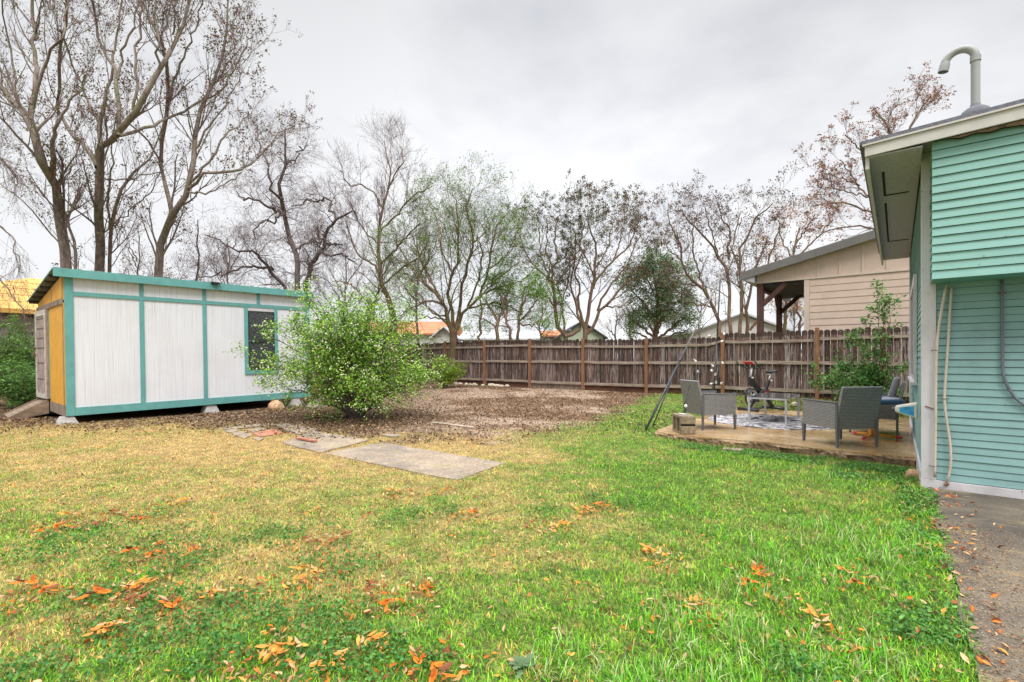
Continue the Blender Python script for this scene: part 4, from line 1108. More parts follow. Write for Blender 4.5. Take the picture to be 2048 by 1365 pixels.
# vent pipe on the roof
vx, vy = 0.365, -0.24
vp = thing("vent_pipe", None, None, (vx, vy, 0)); vp.parent = house
zr = rt(vx)
pts = [(0, 0, zr - 0.02), (0, 0, 4.16)]
for q in range(1, 13):
    a = math.pi * q / 12; pts.append((-0.108 + 0.108 * math.cos(a), 0, 4.165 + 0.108 * math.sin(a)))
pts.append((-0.228, 0, 4.105))
mbb = MB(); mbb.tube(pts[:-2], 0.034, 16, cap=False); mbb.build("pipe", "pvc_grey", vp, smooth=True)
mbb = MB(); mbb.tube([pts[-3], pts[-2], pts[-1]], [0.035, 0.041, 0.041], 16, cap=False); mbb.build("fitting", "pvc_grey", vp, smooth=True)
mbb = MB(); mbb.lathe([(0.035, 4.0), (0.036, 4.01)], (0, 0, -0.5), 4)
mbb = MB(); mbb.lathe([(0.125, zr - 0.01), (0.115, zr + 0.06), (0.10, zr + 0.10), (0.065, zr + 0.13), (0.040, zr + 0.14), (0.037, zr + 0.165)], (0, 0, 0), 22); mbb.build("boot", "boot_grey", vp, smooth=True)

MB().tube([(0, 0, 4.12), (0, 0, 4.17)], 0.040, 16, cap=False).build("collar", "pvc_grey", vp, smooth=True)

# ------------------------------------------------------------------ neighbour's tan house
NY = 16.2
nb = thing("house", "tan house with lap siding and timber porch behind the fence", "house", (-2.1, NY, 0))
NW = 4.0
MB().box(0.0, 0.0, 0.0, NW, 6.0, 3.62).build("wall", "tan_siding", nb)
mb = MB(); z = 1.5
while z < 3.60:
    zt = min(z + 0.196, 3.62); mb.prism([(0.13, -0.001, z), (0.13, -0.016, z), (0.13, -0.004, zt), (0.13, -0.001, zt)], (NW - 0.13, 0, 0)); z += 0.19
mb.build("lap_siding", "tan_siding", nb)
MB().box(-0.01, -0.022, 1.2, 0.125, 0.0, 3.62).build("corner_board", "tan_trim", nb)
NT = lambda x: 3.86 + 0.235 * (x + 1.55)      # underside of the roof plane
mb = MB(); mb.prism([(-1.27, -0.003, 3.62), (NW, -0.003, 3.62), (NW, -0.003, NT(NW)), (-1.27, -0.003, NT(-1.27))], (0, 0.15, 0)); mb.build("gable_wall", "tan_siding", nb)
x = -1.25
while x < NW:
    MB().box(x, -0.028, 3.66, x + 0.045, -0.0035, NT(x) - 0.01).build("batten", "tan_trim", nb); x += 0.52
MB().box(-1.27, -0.035, 3.60, NW, -0.004, 3.655).build("band_trim", "tan_trim", nb)
x0, x1 = -1.66, NW
mb = MB(); mb.prism([(x0, -0.25, NT(x0)), (x1, -0.25, NT(x1)), (x1, -0.25, NT(x1) + 0.12), (x0, -0.25, NT(x0) + 0.12)], (0, 6.6, 0)); mb.build("roof", "shingle", nb)
mb = MB(); mb.prism([(x0 - 0.02, -0.285, NT(x0) - 0.12), (x1, -0.285, NT(x1) - 0.12), (x1, -0.285, NT(x1) + 0.11), (x0 - 0.02, -0.285, NT(x0) + 0.11)], (0, 0.03, 0)); mb.build("rake_board", "grey_fascia", nb)
mb = MB(); mb.prism([(x0 + 0.01, -0.251, NT(x0) - 0.10), (-1.28, -0.251, 3.60), (-1.28, -0.251, NT(-1.28) - 0.02), (x0 + 0.01, -0.251, NT(x0) - 0.01)], (0, 6.5, 0)); mb.build("soffit", "soffit_grey", nb)
MB().box(-1.27, 0.15, 3.50, -0.02, 3.9, 3.60).build("porch_ceiling", "roof_dark", nb)
for k, (x, y) in enumerate(((-1.18, 0.08), (-1.18, 3.1))):
    MB().box(x - 0.085, y - 0.085, 0.0, x + 0.085, y + 0.085, 3.60).build("porch_post", "post_brown", nb, bevel=0.01)
    mb = MB(); mb.bar((x + 0.06, y, 2.95), (x + 0.72, y, 3.58), 0.10, 0.13); mb.build("brace", "post_brown", nb)
mb = MB(); mb.bar((-1.18, 3.1 - 0.06, 2.95), (-1.18, 3.1 - 0.7, 3.58), 0.10, 0.13); mb.build("brace", "post_brown", nb)
MB().box(-1.25, 0.166, 3.42, -1.11, 3.2, 3.60).build("porch_beam", "post_brown", nb)
MB().box(-0.5, 3.9, 0.0, -0.001, 4.1, 3.5).build("porch_wall", "tan_siding", nb)

# ------------------------------------------------------------------ house under construction at the left
ch = thing("house", "unfinished house with bare orange sheathed roof and printed grey house wrap", "house", (-29.5, 2.0, 0))
CY0, CY1, CZ = -3.0, 10.0, 3.45
MB().box(-10.0, CY0, 0.0, 0.0, CY1, CZ).build("wall", "wrap", ch)
e = 0.55; zr_ = 5.40
A = [(e, CY0 - e, CZ - 0.06), (e, CY1 + e, CZ - 0.06), (-10 - e, CY1 + e, CZ - 0.06), (-10 - e, CY0 - e, CZ - 0.06)]
mb = MB(); R1, R2 = (-5.0, 1.7, zr_), (-5.0, 5.2, zr_)
mb.add(A + [R1, R2], [(0, 1, 5, 4), (1, 2, 5), (2, 3, 4, 5), (3, 0, 4), (3, 2, 1, 0)]); mb.build("roof", "osb", ch)
MB().box(e + 0.003, CY0 - e, CZ - 0.24, e + 0.04, CY1 + e, CZ - 0.05).build("fascia", "osb", ch)
for k in range(12):
    y = CY0 + 0.5 + k * 1.02
    MB().box(0.003, y, CZ - 0.22, e - 0.01, y + 0.05, CZ - 0.066).build("rafter_tail", "ramp_wood", ch)
# roof sheet seams: thin proud strips
mb = MB()
def rp(y, t):  # point on front roof face, t 0..1 from eave to ridge
    return Vector((e + (-5 - e) * t, y, CZ - 0.06 + (zr_ - CZ + 0.06) * t + 0.012))
for t in (0.2, 0.4, 0.6, 0.8):
    lo = CY0 - e + (R1[1] - CY0 + e) * t; hi = CY1 + e + (R2[1] - CY1 - e) * t
    mb.bar(rp(lo + .1, t), rp(hi - .1, t), 0.02, 0.012)
rq = random.Random(4)
for k in range(4):
    for j in range(11):
        y = -3 + j * 1.3 + (k % 2) * 1.2; t0_, t1_ = k * 0.2, (k + 1) * 0.2
        lo = CY0 - e + (R1[1] - CY0 + e) * t1_; hi = CY1 + e + (R2[1] - CY1 - e) * t1_
        if lo + 0.3 < y < hi - 0.3: mb.bar(rp(y, t0_ + 0.01), rp(y, t1_ - 0.01), 0.02, 0.012)
mb.build("sheathing_seams", "rusty", ch)
# printed wrap lettering
def letters(txt, size, loc, rot, mat, parent, name="lettering", ex=0.004):
    cu = bpy.data.curves.new("t", "FONT"); cu.body = txt; cu.size = size; cu.extrude = ex; cu.offset = size * 0.02
    to = bpy.data.objects.new("t", cu); COL.objects.link(to)
    dg = bpy.context.evaluated_depsgraph_get(); me = bpy.data.meshes.new_from_object(to.evaluated_get(dg))
    bpy.data.objects.remove(to); me.materials.clear(); me.materials.append(MATS[mat]); me.name = name
    o = link(name, me, parent); o.location = loc; o.rotation_euler = rot; return o
for (t, y, z, s) in (("VERMIDOT", 2.15, 3.08, 0.145), ("VERMIDOT", 0.75, 3.08, 0.145), ("VERMIDOT", 2.75, 2.30, 0.145), ("VERMIDOT", 1.45, 2.30, 0.145), ("V", 2.95, 2.70, 0.22)):
    # placed on the wall plane facing +x (text runs towards +y)
    letters(t, s * 1.25, (0.006, y - 1.05, z), (math.pi / 2, 0, math.pi / 2), "ink", ch)

# ------------------------------------------------------------------ far houses above the fence
def far_house(label, px0, px1, ye, yr, D, depth, wall, roof, kind="ridge", yaw=0.0, windows=(), over=0.35):
    """ridge: roof slope faces us; gable: triangular end faces us"""
    a = PD(px0, ye, D); b_ = PD(px1, ye, D)
    h = a.z; W = (b_ - a).length; hr = CAMH + (HY - yr) / F * D
    d = thing("house", label, "house", (a.x, a.y, 0), math.atan2(b_.y - a.y, b_.x - a.x) + yaw)
    MB().box(0, 0, 0, W, depth, h).build("wall", wall, d)
    o = over; mb = MB()
    if kind == "ridge":
        mb.add([(-o, -o, h - 0.1), (W + o, -o, h - 0.1), (W + o, depth + o, h - 0.1), (-o, depth + o, h - 0.1), (-o, depth / 2, hr), (W + o, depth / 2, hr),
                (-o, -o, h + 0.03), (W + o, -o, h + 0.03), (W + o, depth + o, h + 0.03), (-o, depth + o, h + 0.03)],
               [(3, 2, 1, 0), (0, 1, 7, 6), (2, 3, 9, 8), (6, 7, 5, 4), (8, 9, 4, 5), (0, 6, 4, 9, 3), (1, 2, 8, 5, 7)])
        mb.build("roof", roof, d)
    else:
        MB().prism([(0, 0.0, h), (W, 0.0, h), (W / 2, 0.0, hr - 0.08)], (0, 0.2, 0)).build("gable_wall", wall, d)
        for s in (0, 1):
            x0_, x1_ = (-o, W / 2) if s == 0 else (W + o, W / 2)
            z0_ = h - o * (hr - h) / (W / 2)
            mb = MB(); mb.prism([(x0_, -o, z0_), (x1_, -o, hr), (x1_, -o, hr + 0.12), (x0_, -o, z0_ + 0.12)], (0, depth + 2 * o, 0)); mb.build("roof", roof, d)
    for (u, v0, v1, ww) in windows:
        wdw = MB().box(u * W, -0.03, v0, u * W + ww, -0.002, v1).build("window", "dusty_glass", d)
    return d
far_house("distant house with orange tiled roof seen past the multi stem tree", 700, 900, 668, 636, 42, 9, "wall_pale", "roof_orange", windows=((0.4, 1.2, 2.2, 1.2),))
far_house("small distant pale gable with dark trim left of the orange roofed house's tree", 868, 908, 672, 656, 38, 3, "wall_pale", "roof_white", "gable")
far_house("distant house with long pale grey metal roof behind the fence", 925, 1075, 678, 657, 40, 9, "wall_pale", "roof_white")
far_house("distant house with weathered rusty grey roof behind the forked trees", 1085, 1150, 672, 657, 44, 8, "wall_pale", "roof_orange")
far_house("distant pale green gabled house behind the fence", 1120, 1206, 673, 645, 40, 8, "wall_green", "roof_dark", "gable", windows=((0.45, 1.6, 2.4, 0.6),))
far_house("distant white gabled house seen between string light pole and porch", 1385, 1580, 664, 628, 34, 9, "wall_pale", "roof_white", "gable")

# ------------------------------------------------------------------ patio slab and walk
SZ = 0.085
r = random.Random(2)
edge = []
xA, xB = -3.22, 0.185
n = 90
for q in range(n + 1):
    x = xA + (xB - xA) * q / n; edge.append((x, 7.80 + 0.04 * math.sin(x * 3.1) + 0.02 * math.sin(x * 11) + r.uniform(-0.02, 0.02) + (0.10 * max(0, (-2.9 - x)) * 2 if x < -2.9 else 0), SZ))
left = [(-3.25 + r.uniform(-0.02, 0.02), y, SZ) for y in (12.9, 12.0, 11.0, 10.0, 9.0, 8.4)]
top = edge + [(xB, 12.9, SZ)] + left
slab = thing("patio_slab", "wet tan concrete patio slab with broken rough front edge beside the house", "patio", (-1.5, 10, 0), kind="structure")
mb = MB(); o = (-1.5, 10, 0)
mb.prism([(x - o[0], y - o[1], SZ - 0.02) for x, y, z in top], (0, 0, 0.02)); mb.build("slab_top", "patio_concrete", slab)
mb = MB(); m_ = len(top); vs = []
rows = [(0.0, SZ - 0.010), (0.03, SZ - 0.035), (0.02, 0.02), (0.015, -0.12)]
for dx, z in rows:
    for (x, y, _) in top:
        k = 1.0; j = r.uniform(-0.022, 0.022)
        cx_, cyy = x - (-1.5), y - 10.3; l = math.hypot(cx_, cyy)
        vs.append((x - o[0] + (cx_ / l) * (dx + j - 0.004), y - o[1] + (cyy / l) * (dx * (1 + math.sin(x * 9)) + j - 0.004), z))
fs = [(i * m_ + j, i * m_ + (j + 1) % m_, (i + 1) * m_ + (j + 1) % m_, (i + 1) * m_ + j) for i in range(3) for j in range(m_)]
mb.add(vs, fs); mb.build("slab_edge", "patio_edge", slab)
walk = MB(); 
pts = [(0.25 + 0.02 * math.sin(q * 1.7) + r.uniform(-0.012, 0.012), -1.0 + 7.45 * q / 30) for q in range(31)]
walk.prism([(x, y, -0.06) for x, y in pts][::-1] + [(6.0, -1.0, -0.06), (6.0, 6.47, -0.06)][::1], (0, 0, 0.075))
walk = walk.build("walkway", "walk_concrete"); tag(walk, kind="structure")
# grit and debris on the walk
nD = 9000
X = 0.27 + np.abs(rng.normal(0, 0.42, nD)); Y = rng.uniform(2.0, 5.2, nD); k = (rng.random(nD) < np.exp(-X * 0.9) * 1.3) & (X < 2.5)
X, Y = X[k], Y[k]; P = np.column_stack([X, Y, np.full(len(X), 0.019)])
c = np.array([(0.30, 0.22, 0.14), (0.22, 0.15, 0.09), (0.34, 0.28, 0.20), (0.15, 0.1, 0.07), (0.5, 0.24, 0.08)])[rng.integers(0, 5, len(X))]
v, f, cc = plates(P, 0.0042 * rng.uniform(0.5, 1.6, len(X)), 0.55, c, (0, 0, 1), 0.4)
tag(np_mesh("grit", v, f, cc, ("dry_leaf",)), "fine grit and leaf crumbs scattered on the concrete walk", "grit", None, "stuff")
nD = 260
X = 0.30 + rng.normal(0, 0.14, nD); Y = rng.uniform(2.0, 6.4, nD)
P = np.column_stack([X, Y, np.full(nD, 0.026)]); c = np.array(ORANGE)[rng.integers(0, 6, nD)] * rng.uniform(0.7, 1.2, (nD, 1))
v, f, cc = plates(P, 0.019 * rng.uniform(0.6, 1.5, nD), 0.36, c, (0, 0, 1), 0.4)
tag(np_mesh("leaf_litter", v, f, cc, ("dry_leaf",)), "dead orange leaves gathered along the edge of the concrete walk", "leaf litter", None, "stuff")
o = copy_tree(fr[1]); o.location = (1.02, 6.1, 0.03); o.scale = (0.5, 0.5, 0.5); o.rotation_euler = (0, 0, 2)
o = copy_tree(fr[0]); o.location = (0.33, 5.95, 0.04); o.rotation_euler = (0, 0, 0.6)

# ------------------------------------------------------------------ stepping path
seen = {}
for (nm, pts, th, lab, mt), q in zip(PATH, PQ):
    r2 = random.Random(len(lab)); c = sum(q, Vector()) / 4
    ring = []
    for i in range(4):
        a, b_ = q[i], q[(i + 1) % 4]; k = max(2, int((b_ - a).length / 0.07))
        for j in range(k):
            p = a.lerp(b_, j / k); ring.append((p.x - c.x + r2.uniform(-0.018, 0.018), p.y - c.y + r2.uniform(-0.018, 0.018)))
    A = sum(ring[i][0] * ring[(i + 1) % len(ring)][1] - ring[(i + 1) % len(ring)][0] * ring[i][1] for i in range(len(ring)))
    if A < 0: ring = ring[::-1]
    mb = MB(); mb.prism([(x, y, -0.04) for x, y in ring], (0, 0, 0.04 + th)); o = mb.build(nm, mt, bevel=0.006)
    z_ = gz(c.x, c.y); o.location = (c.x, c.y, z_)
    tag(o, lab, "paving slab" if "slab" in nm else "paving piece", "paving of the garden path")
def on_path(name, px, py, lab, cat, mb, mat, z=0.035, rz=0.0, bevel=0.004):
    o = mb.build(name, mat, bevel=bevel); p = G(px, py); o.location = (p.x, p.y, gz(p.x, p.y) + z); o.rotation_euler = (0, 0, rz); return tag(o, lab, cat)
on_path("brick_shard", 612, 885, "broken red brick shard lying on the middle path slab", "brick", MB().prism([(-0.26, -0.03, 0), (0.22, -0.015, 0), (0.27, 0.03, 0), (-0.05, 0.045, 0), (-0.22, 0.02, 0)], (0, 0, 0.03)), "clay_brick", 0.032, 0.05)
on_path("edging_strip", 905, 852, "pale edging board lying on the bare soil behind the path", "board", MB().box(-0.5 * (G(950, 858) - G(865, 847)).length, -0.025, 0, 0.5 * (G(950, 858) - G(865, 847)).length, 0.025, 0.022), "plank_pale", 0.008, math.atan2((G(950, 858) - G(865, 847)).y, (G(950, 858) - G(865, 847)).x))
on_path("flat_stone", 782, 873, "flat pale stone in the grass beside the middle path slab", "stone", MB().prism([(-0.16, -0.08, 0), (0.10, -0.11, 0), (0.2, 0.0, 0), (0.08, 0.1, 0), (-0.15, 0.07, 0)], (0, 0, 0.03)), "step_slab", 0.0, 0.2)
on_path("flat_stone", 1333, 797, "flat grey stone on the soil left of the patio chair", "stone", MB().prism([(-0.2, -0.12, 0), (0.18, -0.14, 0), (0.22, 0.1, 0), (-0.16, 0.13, 0)], (0, 0, 0.04)), "concrete_pier", 0.0, 0.2)
on_path("flat_stone", 1463, 898, "small flat stone in the grass in front of the patio edge", "stone", MB().prism([(-0.12, -0.08, 0), (0.13, -0.09, 0), (0.16, 0.06, 0), (-0.10, 0.09, 0)], (0, 0, 0.035)), "step_slab", 0.0, 0.2)

# rocks
def rock(px, py, s, lab, mat="rock", D=None, group=None, seed=0, grp=None):
    r2 = random.Random(seed + px); import bmesh as bm_
    b_ = bm_.new(); bm_.ops.create_icosphere(b_, subdivisions=2, radius=1.0)
    for v in b_.verts:
        k = 1 + 0.16 * math.sin(v.co.x * 3 + seed) + 0.14 * math.sin(v.co.y * 4 + seed * 2) + r2.uniform(-0.08, 0.08)
        v.co = Vector((v.co.x * s[0] * k, v.co.y * s[1] * k, v.co.z * s[2] * k))
    me = bpy.data.meshes.new("rock"); b_.to_mesh(me); b_.free(); me.materials.append(MATS[mat])
    o = link("rock", me)
    p = PD(px, py, D) if D else G(px, py)
    o.location = (p.x, p.y, gz(p.x, p.y) + s[2] * 0.45); o.rotation_euler = (0, 0, r2.uniform(0, 3))
    return tag(o, lab, "rock", group)
rock(549, 812, (0.20, 0.16, 0.17), "rounded orange and white rock under the shed edge left of the bush", "rock_orange", 12.2)
rock(627, 812, (0.19, 0.15, 0.13), "pale grey rock half hidden behind the bush's lower left branches", "rock", 12.6)
rock(742, 790, (0.20, 0.15, 0.12), "tan rock seen through the bush right of its trunk", "rock_orange", 14.5)
rock(1829, 952, (0.07, 0.06, 0.065), "rough brown stone against the house base by the patio corner", "rock_orange", 5.35)
for k, (px, s) in enumerate([(921, .12), (932, .11), (941, .1), (951, .13), (983, .15), (993, .14), (1003, .12), (1014, .13), (911, .12), (966, .09)]):
    D = 22477 / (px + 171) * 0.975
    rock(px, 770, (s, s * 0.8, s * 0.55), ["third", "fourth", "fifth", "sixth", "eighth", "ninth", "tenth", "last", "second", "seventh"][k] + " limestone rock from the left in the row along the foot of the fence", "rock", D, "limestone rocks at the foot of the fence", seed=k)
for k, (px, D) in enumerate([(1588, 11.9), (1640, 11.5), (1650, 11.3)]):
    rock(px, 800, (0.11, 0.09, 0.07), ["small pale rock at the far edge of the patio", "round white rock left of the brown fence post base", "tan rock nearest the armchair at the far patio edge"][k], "rock", D, "rocks at the far edge of the patio", seed=20 + k)

# ------------------------------------------------------------------ cinder block
cb = thing("cinder_block", "mossy tan concrete cinder block on the patio corner", "cinder block", (-2.78, 8.04, SZ), 0.67)
mb = MB(); W_, Dp, H_ = 0.125, 0.19, 0.295   # half width x, half length y
t = 0.035
# walls of the block with two cores opening on the -x face
mb.box(-W_, -Dp, 0, W_, Dp, t); mb.box(-W_, -Dp, H_ - t, W_, Dp, H_)
mb.box(-W_, -Dp, t, W_, -Dp + t, H_ - t); mb.box(-W_, Dp - t, t, W_, Dp, H_ - t); mb.box(-W_, -0.02, t, W_, 0.02, H_ - t); mb.box(W_ - 0.03, -Dp + t, t, W_, -0.02, H_ - t); mb.box(W_ - 0.03, 0.02, t, W_, Dp - t, H_ - t)
mb.build("block", "block_concrete", cb)
mb = MB(); mb.box(-W_ + 0.01, -Dp - 0.006, 0.135, W_ - 0.002, -Dp - 0.0008, 0.16); mb.build("mortar_groove", "black_gap", cb)
mb = MB(); mb.box(-W_ + 0.004, -Dp - 0.02, 0.005, W_ - 0.004, -Dp - 0.0008, 0.13); mb.box(-W_ + 0.004, -Dp - 0.022, 0.165, W_ - 0.004, -Dp - 0.0008, H_ - 0.005); mb.build("face_shell", "block_concrete", cb, bevel=0.006)
lid = MB().lathe([(0.0, 0), (0.075, 0), (0.082, 0.008), (0.06, 0.016), (0.0, 0.016)], (0, 0, 0), 20, 1, 0.7).build("dish", "metal_grey", smooth=True)
lid.location = (-2.80, 8.05, SZ + H_ + 0.002); tag(lid, "small pale grey dish resting on top of the cinder block", "dish")

# ------------------------------------------------------------------ wicker armchairs
def uvquad(mb_list, P):  # P 4 points, uv in metres
    mb_list.append(P)
def woven(name, panels, parent, thick=0.03):
    """panels: list of (p0, u, v) parallelograms; both faces and edges; uv in metres"""
    V, Fs, UV = [], [], []
    for p0, u, v in panels:
        p0, u, v = Vector(p0), Vector(u), Vector(v); nrm = u.cross(v).normalized() * (thick / 2)
        c = [p0, p0 + u, p0 + u + v, p0 + v]
        b0 = len(V); V += [p - nrm for p in c] + [p + nrm for p in c]
        lu, lv = u.length, v.length
        for f, uv in (((3, 2, 1, 0), [(0, lv), (lu, lv), (lu, 0), (0, 0)]), ((4, 5, 6, 7), [(0, 0), (lu, 0), (lu, lv), (0, lv)]), ((0, 1, 5, 4), [(0, 0), (lu, 0), (lu, thick), (0, thick)]),
                      ((1, 2, 6, 5), [(0, 0), (lv, 0), (lv, thick), (0, thick)]), ((2, 3, 7, 6), [(0, 0), (lu, 0), (lu, thick), (0, thick)]), ((3, 0, 4, 7), [(0, 0), (lv, 0), (lv, thick), (0, thick)])):
            Fs.append(tuple(b0 + i for i in f)); UV += uv
    me = bpy.data.meshes.new(name); me.from_pydata([tuple(p) for p in V], [], Fs); me.materials.append(MATS["rattan"])
    ul = me.uv_layers.new(name="uv")
    for i, uv in enumerate(UV): ul.data[i].uv = uv
    me.update(); o = link(name, me, parent)
    b_ = o.modifiers.new("bevel", "BEVEL"); b_.width = 0.006; b_.segments = 2
    return o
def armchair(loc, rz, label, W=0.62, cushion=False):
    """faces +y; origin on the floor in the middle"""
    t = thing("patio_armchair", label, "armchair", loc, rz, "grey wicker patio armchairs")
    h = W / 2; d = 0.30; z0 = 0.265
    # back: leans backwards
    woven("backrest", [((-h + 0.015, -d + 0.045, z0 - 0.015), (W - 0.03, 0, 0), (0, -0.135, 0.86 - z0))], t, 0.045)
    for s in (-1, 1):
        x = s * (h - 0.02)
        woven("arm", [((x, -d + 0.02, z0 - 0.01), (0, 0.60, -0.0), (0, 0, 0.355))], t, 0.036)
        MB().box(x - 0.022, -d + 0.0, 0.612, x + 0.022, d + 0.035, 0.632).build("arm_rest", "rattan_trim", t, bevel=0.006)
    woven("seat", [((-h + 0.04, -d + 0.05, 0.36), (W - 0.08, 0, 0), (0, 0.56, 0.015))], t, 0.05)
    woven("front_apron", [((-h + 0.03, d + 0.0, z0), (W - 0.06, 0, 0), (0, 0, 0.12))], t, 0.025)
    for sx in (-1, 1):
        for sy in (-1, 1):
            x, y = sx * (h - 0.02), sy * d + (0.012 if sy > 0 else 0.0)
            MB().hexa([(x - 0.014, y - 0.014, 0), (x + 0.014, y - 0.014, 0), (x + 0.014, y + 0.014, 0), (x - 0.014, y + 0.014, 0),
                       (x - 0.021, y - 0.021, z0 + (0.34 if sy < 0 else 0.0)), (x + 0.021, y - 0.021, z0 + (0.34 if sy < 0 else 0.0)), (x + 0.021, y + 0.021, z0 + (0.34 if sy < 0 else 0.0)), (x - 0.021, y + 0.021, z0 + (0.34 if sy < 0 else 0.0))]).build("leg", "rattan_trim", t)
    if cushion:
        cu = MB(); cu.hexa([(-h + 0.06, -d + 0.085, 0.40), (h - 0.06, -d + 0.085, 0.40), (h - 0.06, -d + 0.18, 0.42), (-h + 0.06, -d + 0.18, 0.42),
                            (-h + 0.06, -d - 0.045, 0.92), (h - 0.06, -d - 0.045, 0.92), (h - 0.06, -d + 0.04, 0.93), (-h + 0.06, -d + 0.04, 0.93)])
        cu.build("back_cushion", "cushion_grey", t, bevel=0.03)
    return t
simple("rattan_trim", (0.13, 0.13, 0.135), 0.55, 0.15, 30)
def cam2w(xc, yc): v = cw(xc, yc); return v.x, v.y
# chair 1: rear near leg at (3.28, 8.22), facing right
c1 = cam2w(3.28 + 0.295 + (-0.18) * 0.31, 8.22 + 0.055 + 0.983 * 0.31)
fdir = cw(0.983, 0.18); armchair((c1[0], c1[1], SZ), math.atan2(-fdir.x, fdir.y), "grey wicker armchair left of the glass table behind the cinder block")
c2 = cam2w((4.45 + 5.13) / 2 - 0.13 * 0.30, (6.615 + 6.74) / 2 + 0.97 * 0.30)
fdir = cw(-0.15, 0.985); armchair((c2[0], c2[1], SZ), math.atan2(-fdir.x, fdir.y), "nearest grey wicker armchair turned with its back to the camera", 0.66)
armchair((-0.30, 10.08, SZ), math.pi / 2, "grey wicker armchair with a back cushion against the house wall", 0.62, True)

# ------------------------------------------------------------------ glass table
ax = cam2w(4.58, 9.32); tx0 = ax[0]; ty0 = ax[1]; TW, TL, TH = 0.665, 1.50, 0.475
tb = thing("glass_table", "low glass topped patio table with silver metal frame", "table", (tx0 + TW / 2, ty0 + TL / 2, SZ + 0.006))
fr_ = MB(); w2 = 0.02; a, b_ = TW / 2, TL / 2
fr_.box(-a, -b_, TH - 0.03, a, -b_ + 0.04, TH); fr_.box(-a, b_ - 0.04, TH - 0.03, a, b_, TH); fr_.box(-a, -b_ + 0.04, TH - 0.03, -a + 0.04, b_ - 0.04, TH); fr_.box(a - 0.04, -b_ + 0.04, TH - 0.03, a, b_ - 0.04, TH)
fr_.build("table_frame", "metal_grey", tb)
MB().box(-a + 0.003, -b_ + 0.003, TH + 0.001, a - 0.003, b_ - 0.003, TH + 0.008).build("glass_top", "table_glass", tb)
for sx in (-1, 1):
    for sy in (-1, 1): MB().box(sx * (a - 0.018) - 0.017, sy * (b_ - 0.018) - 0.017, 0, sx * (a - 0.018) + 0.017, sy * (b_ - 0.018) + 0.017, TH - 0.031).build("leg", "metal_grey", tb)
MB().box(-a + 0.036, -b_ + 0.006, 0.0, a - 0.036, -b_ + 0.03, 0.022).build("stretcher", "metal_grey", tb)
# rug
rg = cam2w(5.1, 9.42)
mb = MB(); nn = 64
mb.prism([(1.16 * math.cos(2 * math.pi * q / nn), 1.16 * math.sin(2 * math.pi * q / nn), 0) for q in range(nn)], (0, 0, 0.005))
rug = mb.build("rug", "rug"); rug.location = (rg[0], rg[1], SZ + 0.0005); tag(rug, "round black and white zigzag outdoor rug under the glass table", "rug")

# ------------------------------------------------------------------ exercise bike
bk = cw((1521 - CX) / F * 11.35, 11.35); 
bike = thing("exercise_bike", "black and red upright exercise bike at the back of the patio", "exercise bike", (bk.x, bk.y, SZ))
# local: +x = front of the bike. It points left in the picture, turned a little towards us
fdir = cw(-0.90, -0.42).normalized(); bike.rotation_euler = (0, 0, math.atan2(fdir.y, fdir.x))
def T(name, segs, mat, par=bike, n=10, sm=True):
    mb = MB()
    for pts, rad in segs: mb.tube(pts, rad, n)
    return mb.build(name, mat, par, smooth=sm)
T("front_stabilizer", [([(0.42, -0.26, 0.045), (0.42, 0.26, 0.045)], 0.032)], "metal_dark")
T("rear_stabilizer", [([(-0.44, -0.24, 0.045), (-0.44, 0.24, 0.045)], 0.032)], "metal_dark")
for y in (-0.25, 0.25):
    T("end_cap", [([(0.42, y - 0.02, 0.045), (0.42, y + 0.02, 0.045)], 0.042)], "black_plastic"); T("end_cap", [([(-0.44, y - 0.02, 0.045), (-0.44, y + 0.02, 0.045)], 0.042)], "black_plastic")
T("base_rail", [([(0.42, 0, 0.06), (-0.44, 0, 0.06)], 0.018)], "metal_dark")
mb = MB(); mb.bar((0.40, 0, 0.07), (0.16, 0, 0.30), 0.06, 0.075); mb.bar((-0.42, 0, 0.07), (-0.20, 0, 0.28), 0.06, 0.075)
mb.bar((0.34, 0, 0.74), (0.02, 0, 0.46), 0.07, 0.11); mb.bar((0.02, 0, 0.46), (-0.18, 0, 0.44), 0.07, 0.11); mb.bar((-0.16, 0, 0.42), (-0.30, 0, 0.72), 0.05, 0.06); mb.bar((0.36, 0, 0.60), (0.345, 0, 0.80), 0.06, 0.06)
mb.build("frame", "black_plastic", bike, bevel=0.01)
mb = MB(); mb.prism([(0.30, 0.035, 0.20), (-0.22, 0.035, 0.40), (-0.20, 0.035, 0.50), (0.0, 0.035, 0.49), (0.26, 0.035, 0.34)], (0, 0.05, 0)); mb.prism([(0.30, -0.085, 0.20), (-0.22, -0.085, 0.40), (-0.20, -0.085, 0.50), (0.0, -0.085, 0.49), (0.26, -0.085, 0.34)], (0, 0.05, 0))
mb.build("chain_guard", "black_plastic", bike, bevel=0.012)
mb = MB(); mb.prism([(0.10, 0.088, 0.34), (-0.17, 0.088, 0.435), (-0.16, 0.088, 0.47), (-0.02, 0.088, 0.46)], (0, 0.004, 0)); mb.prism([(0.10, -0.092, 0.34), (-0.17, -0.092, 0.435), (-0.16, -0.092, 0.47), (-0.02, -0.092, 0.46)], (0, 0.004, 0)); mb.build("red_stripe", "red_plastic", bike)
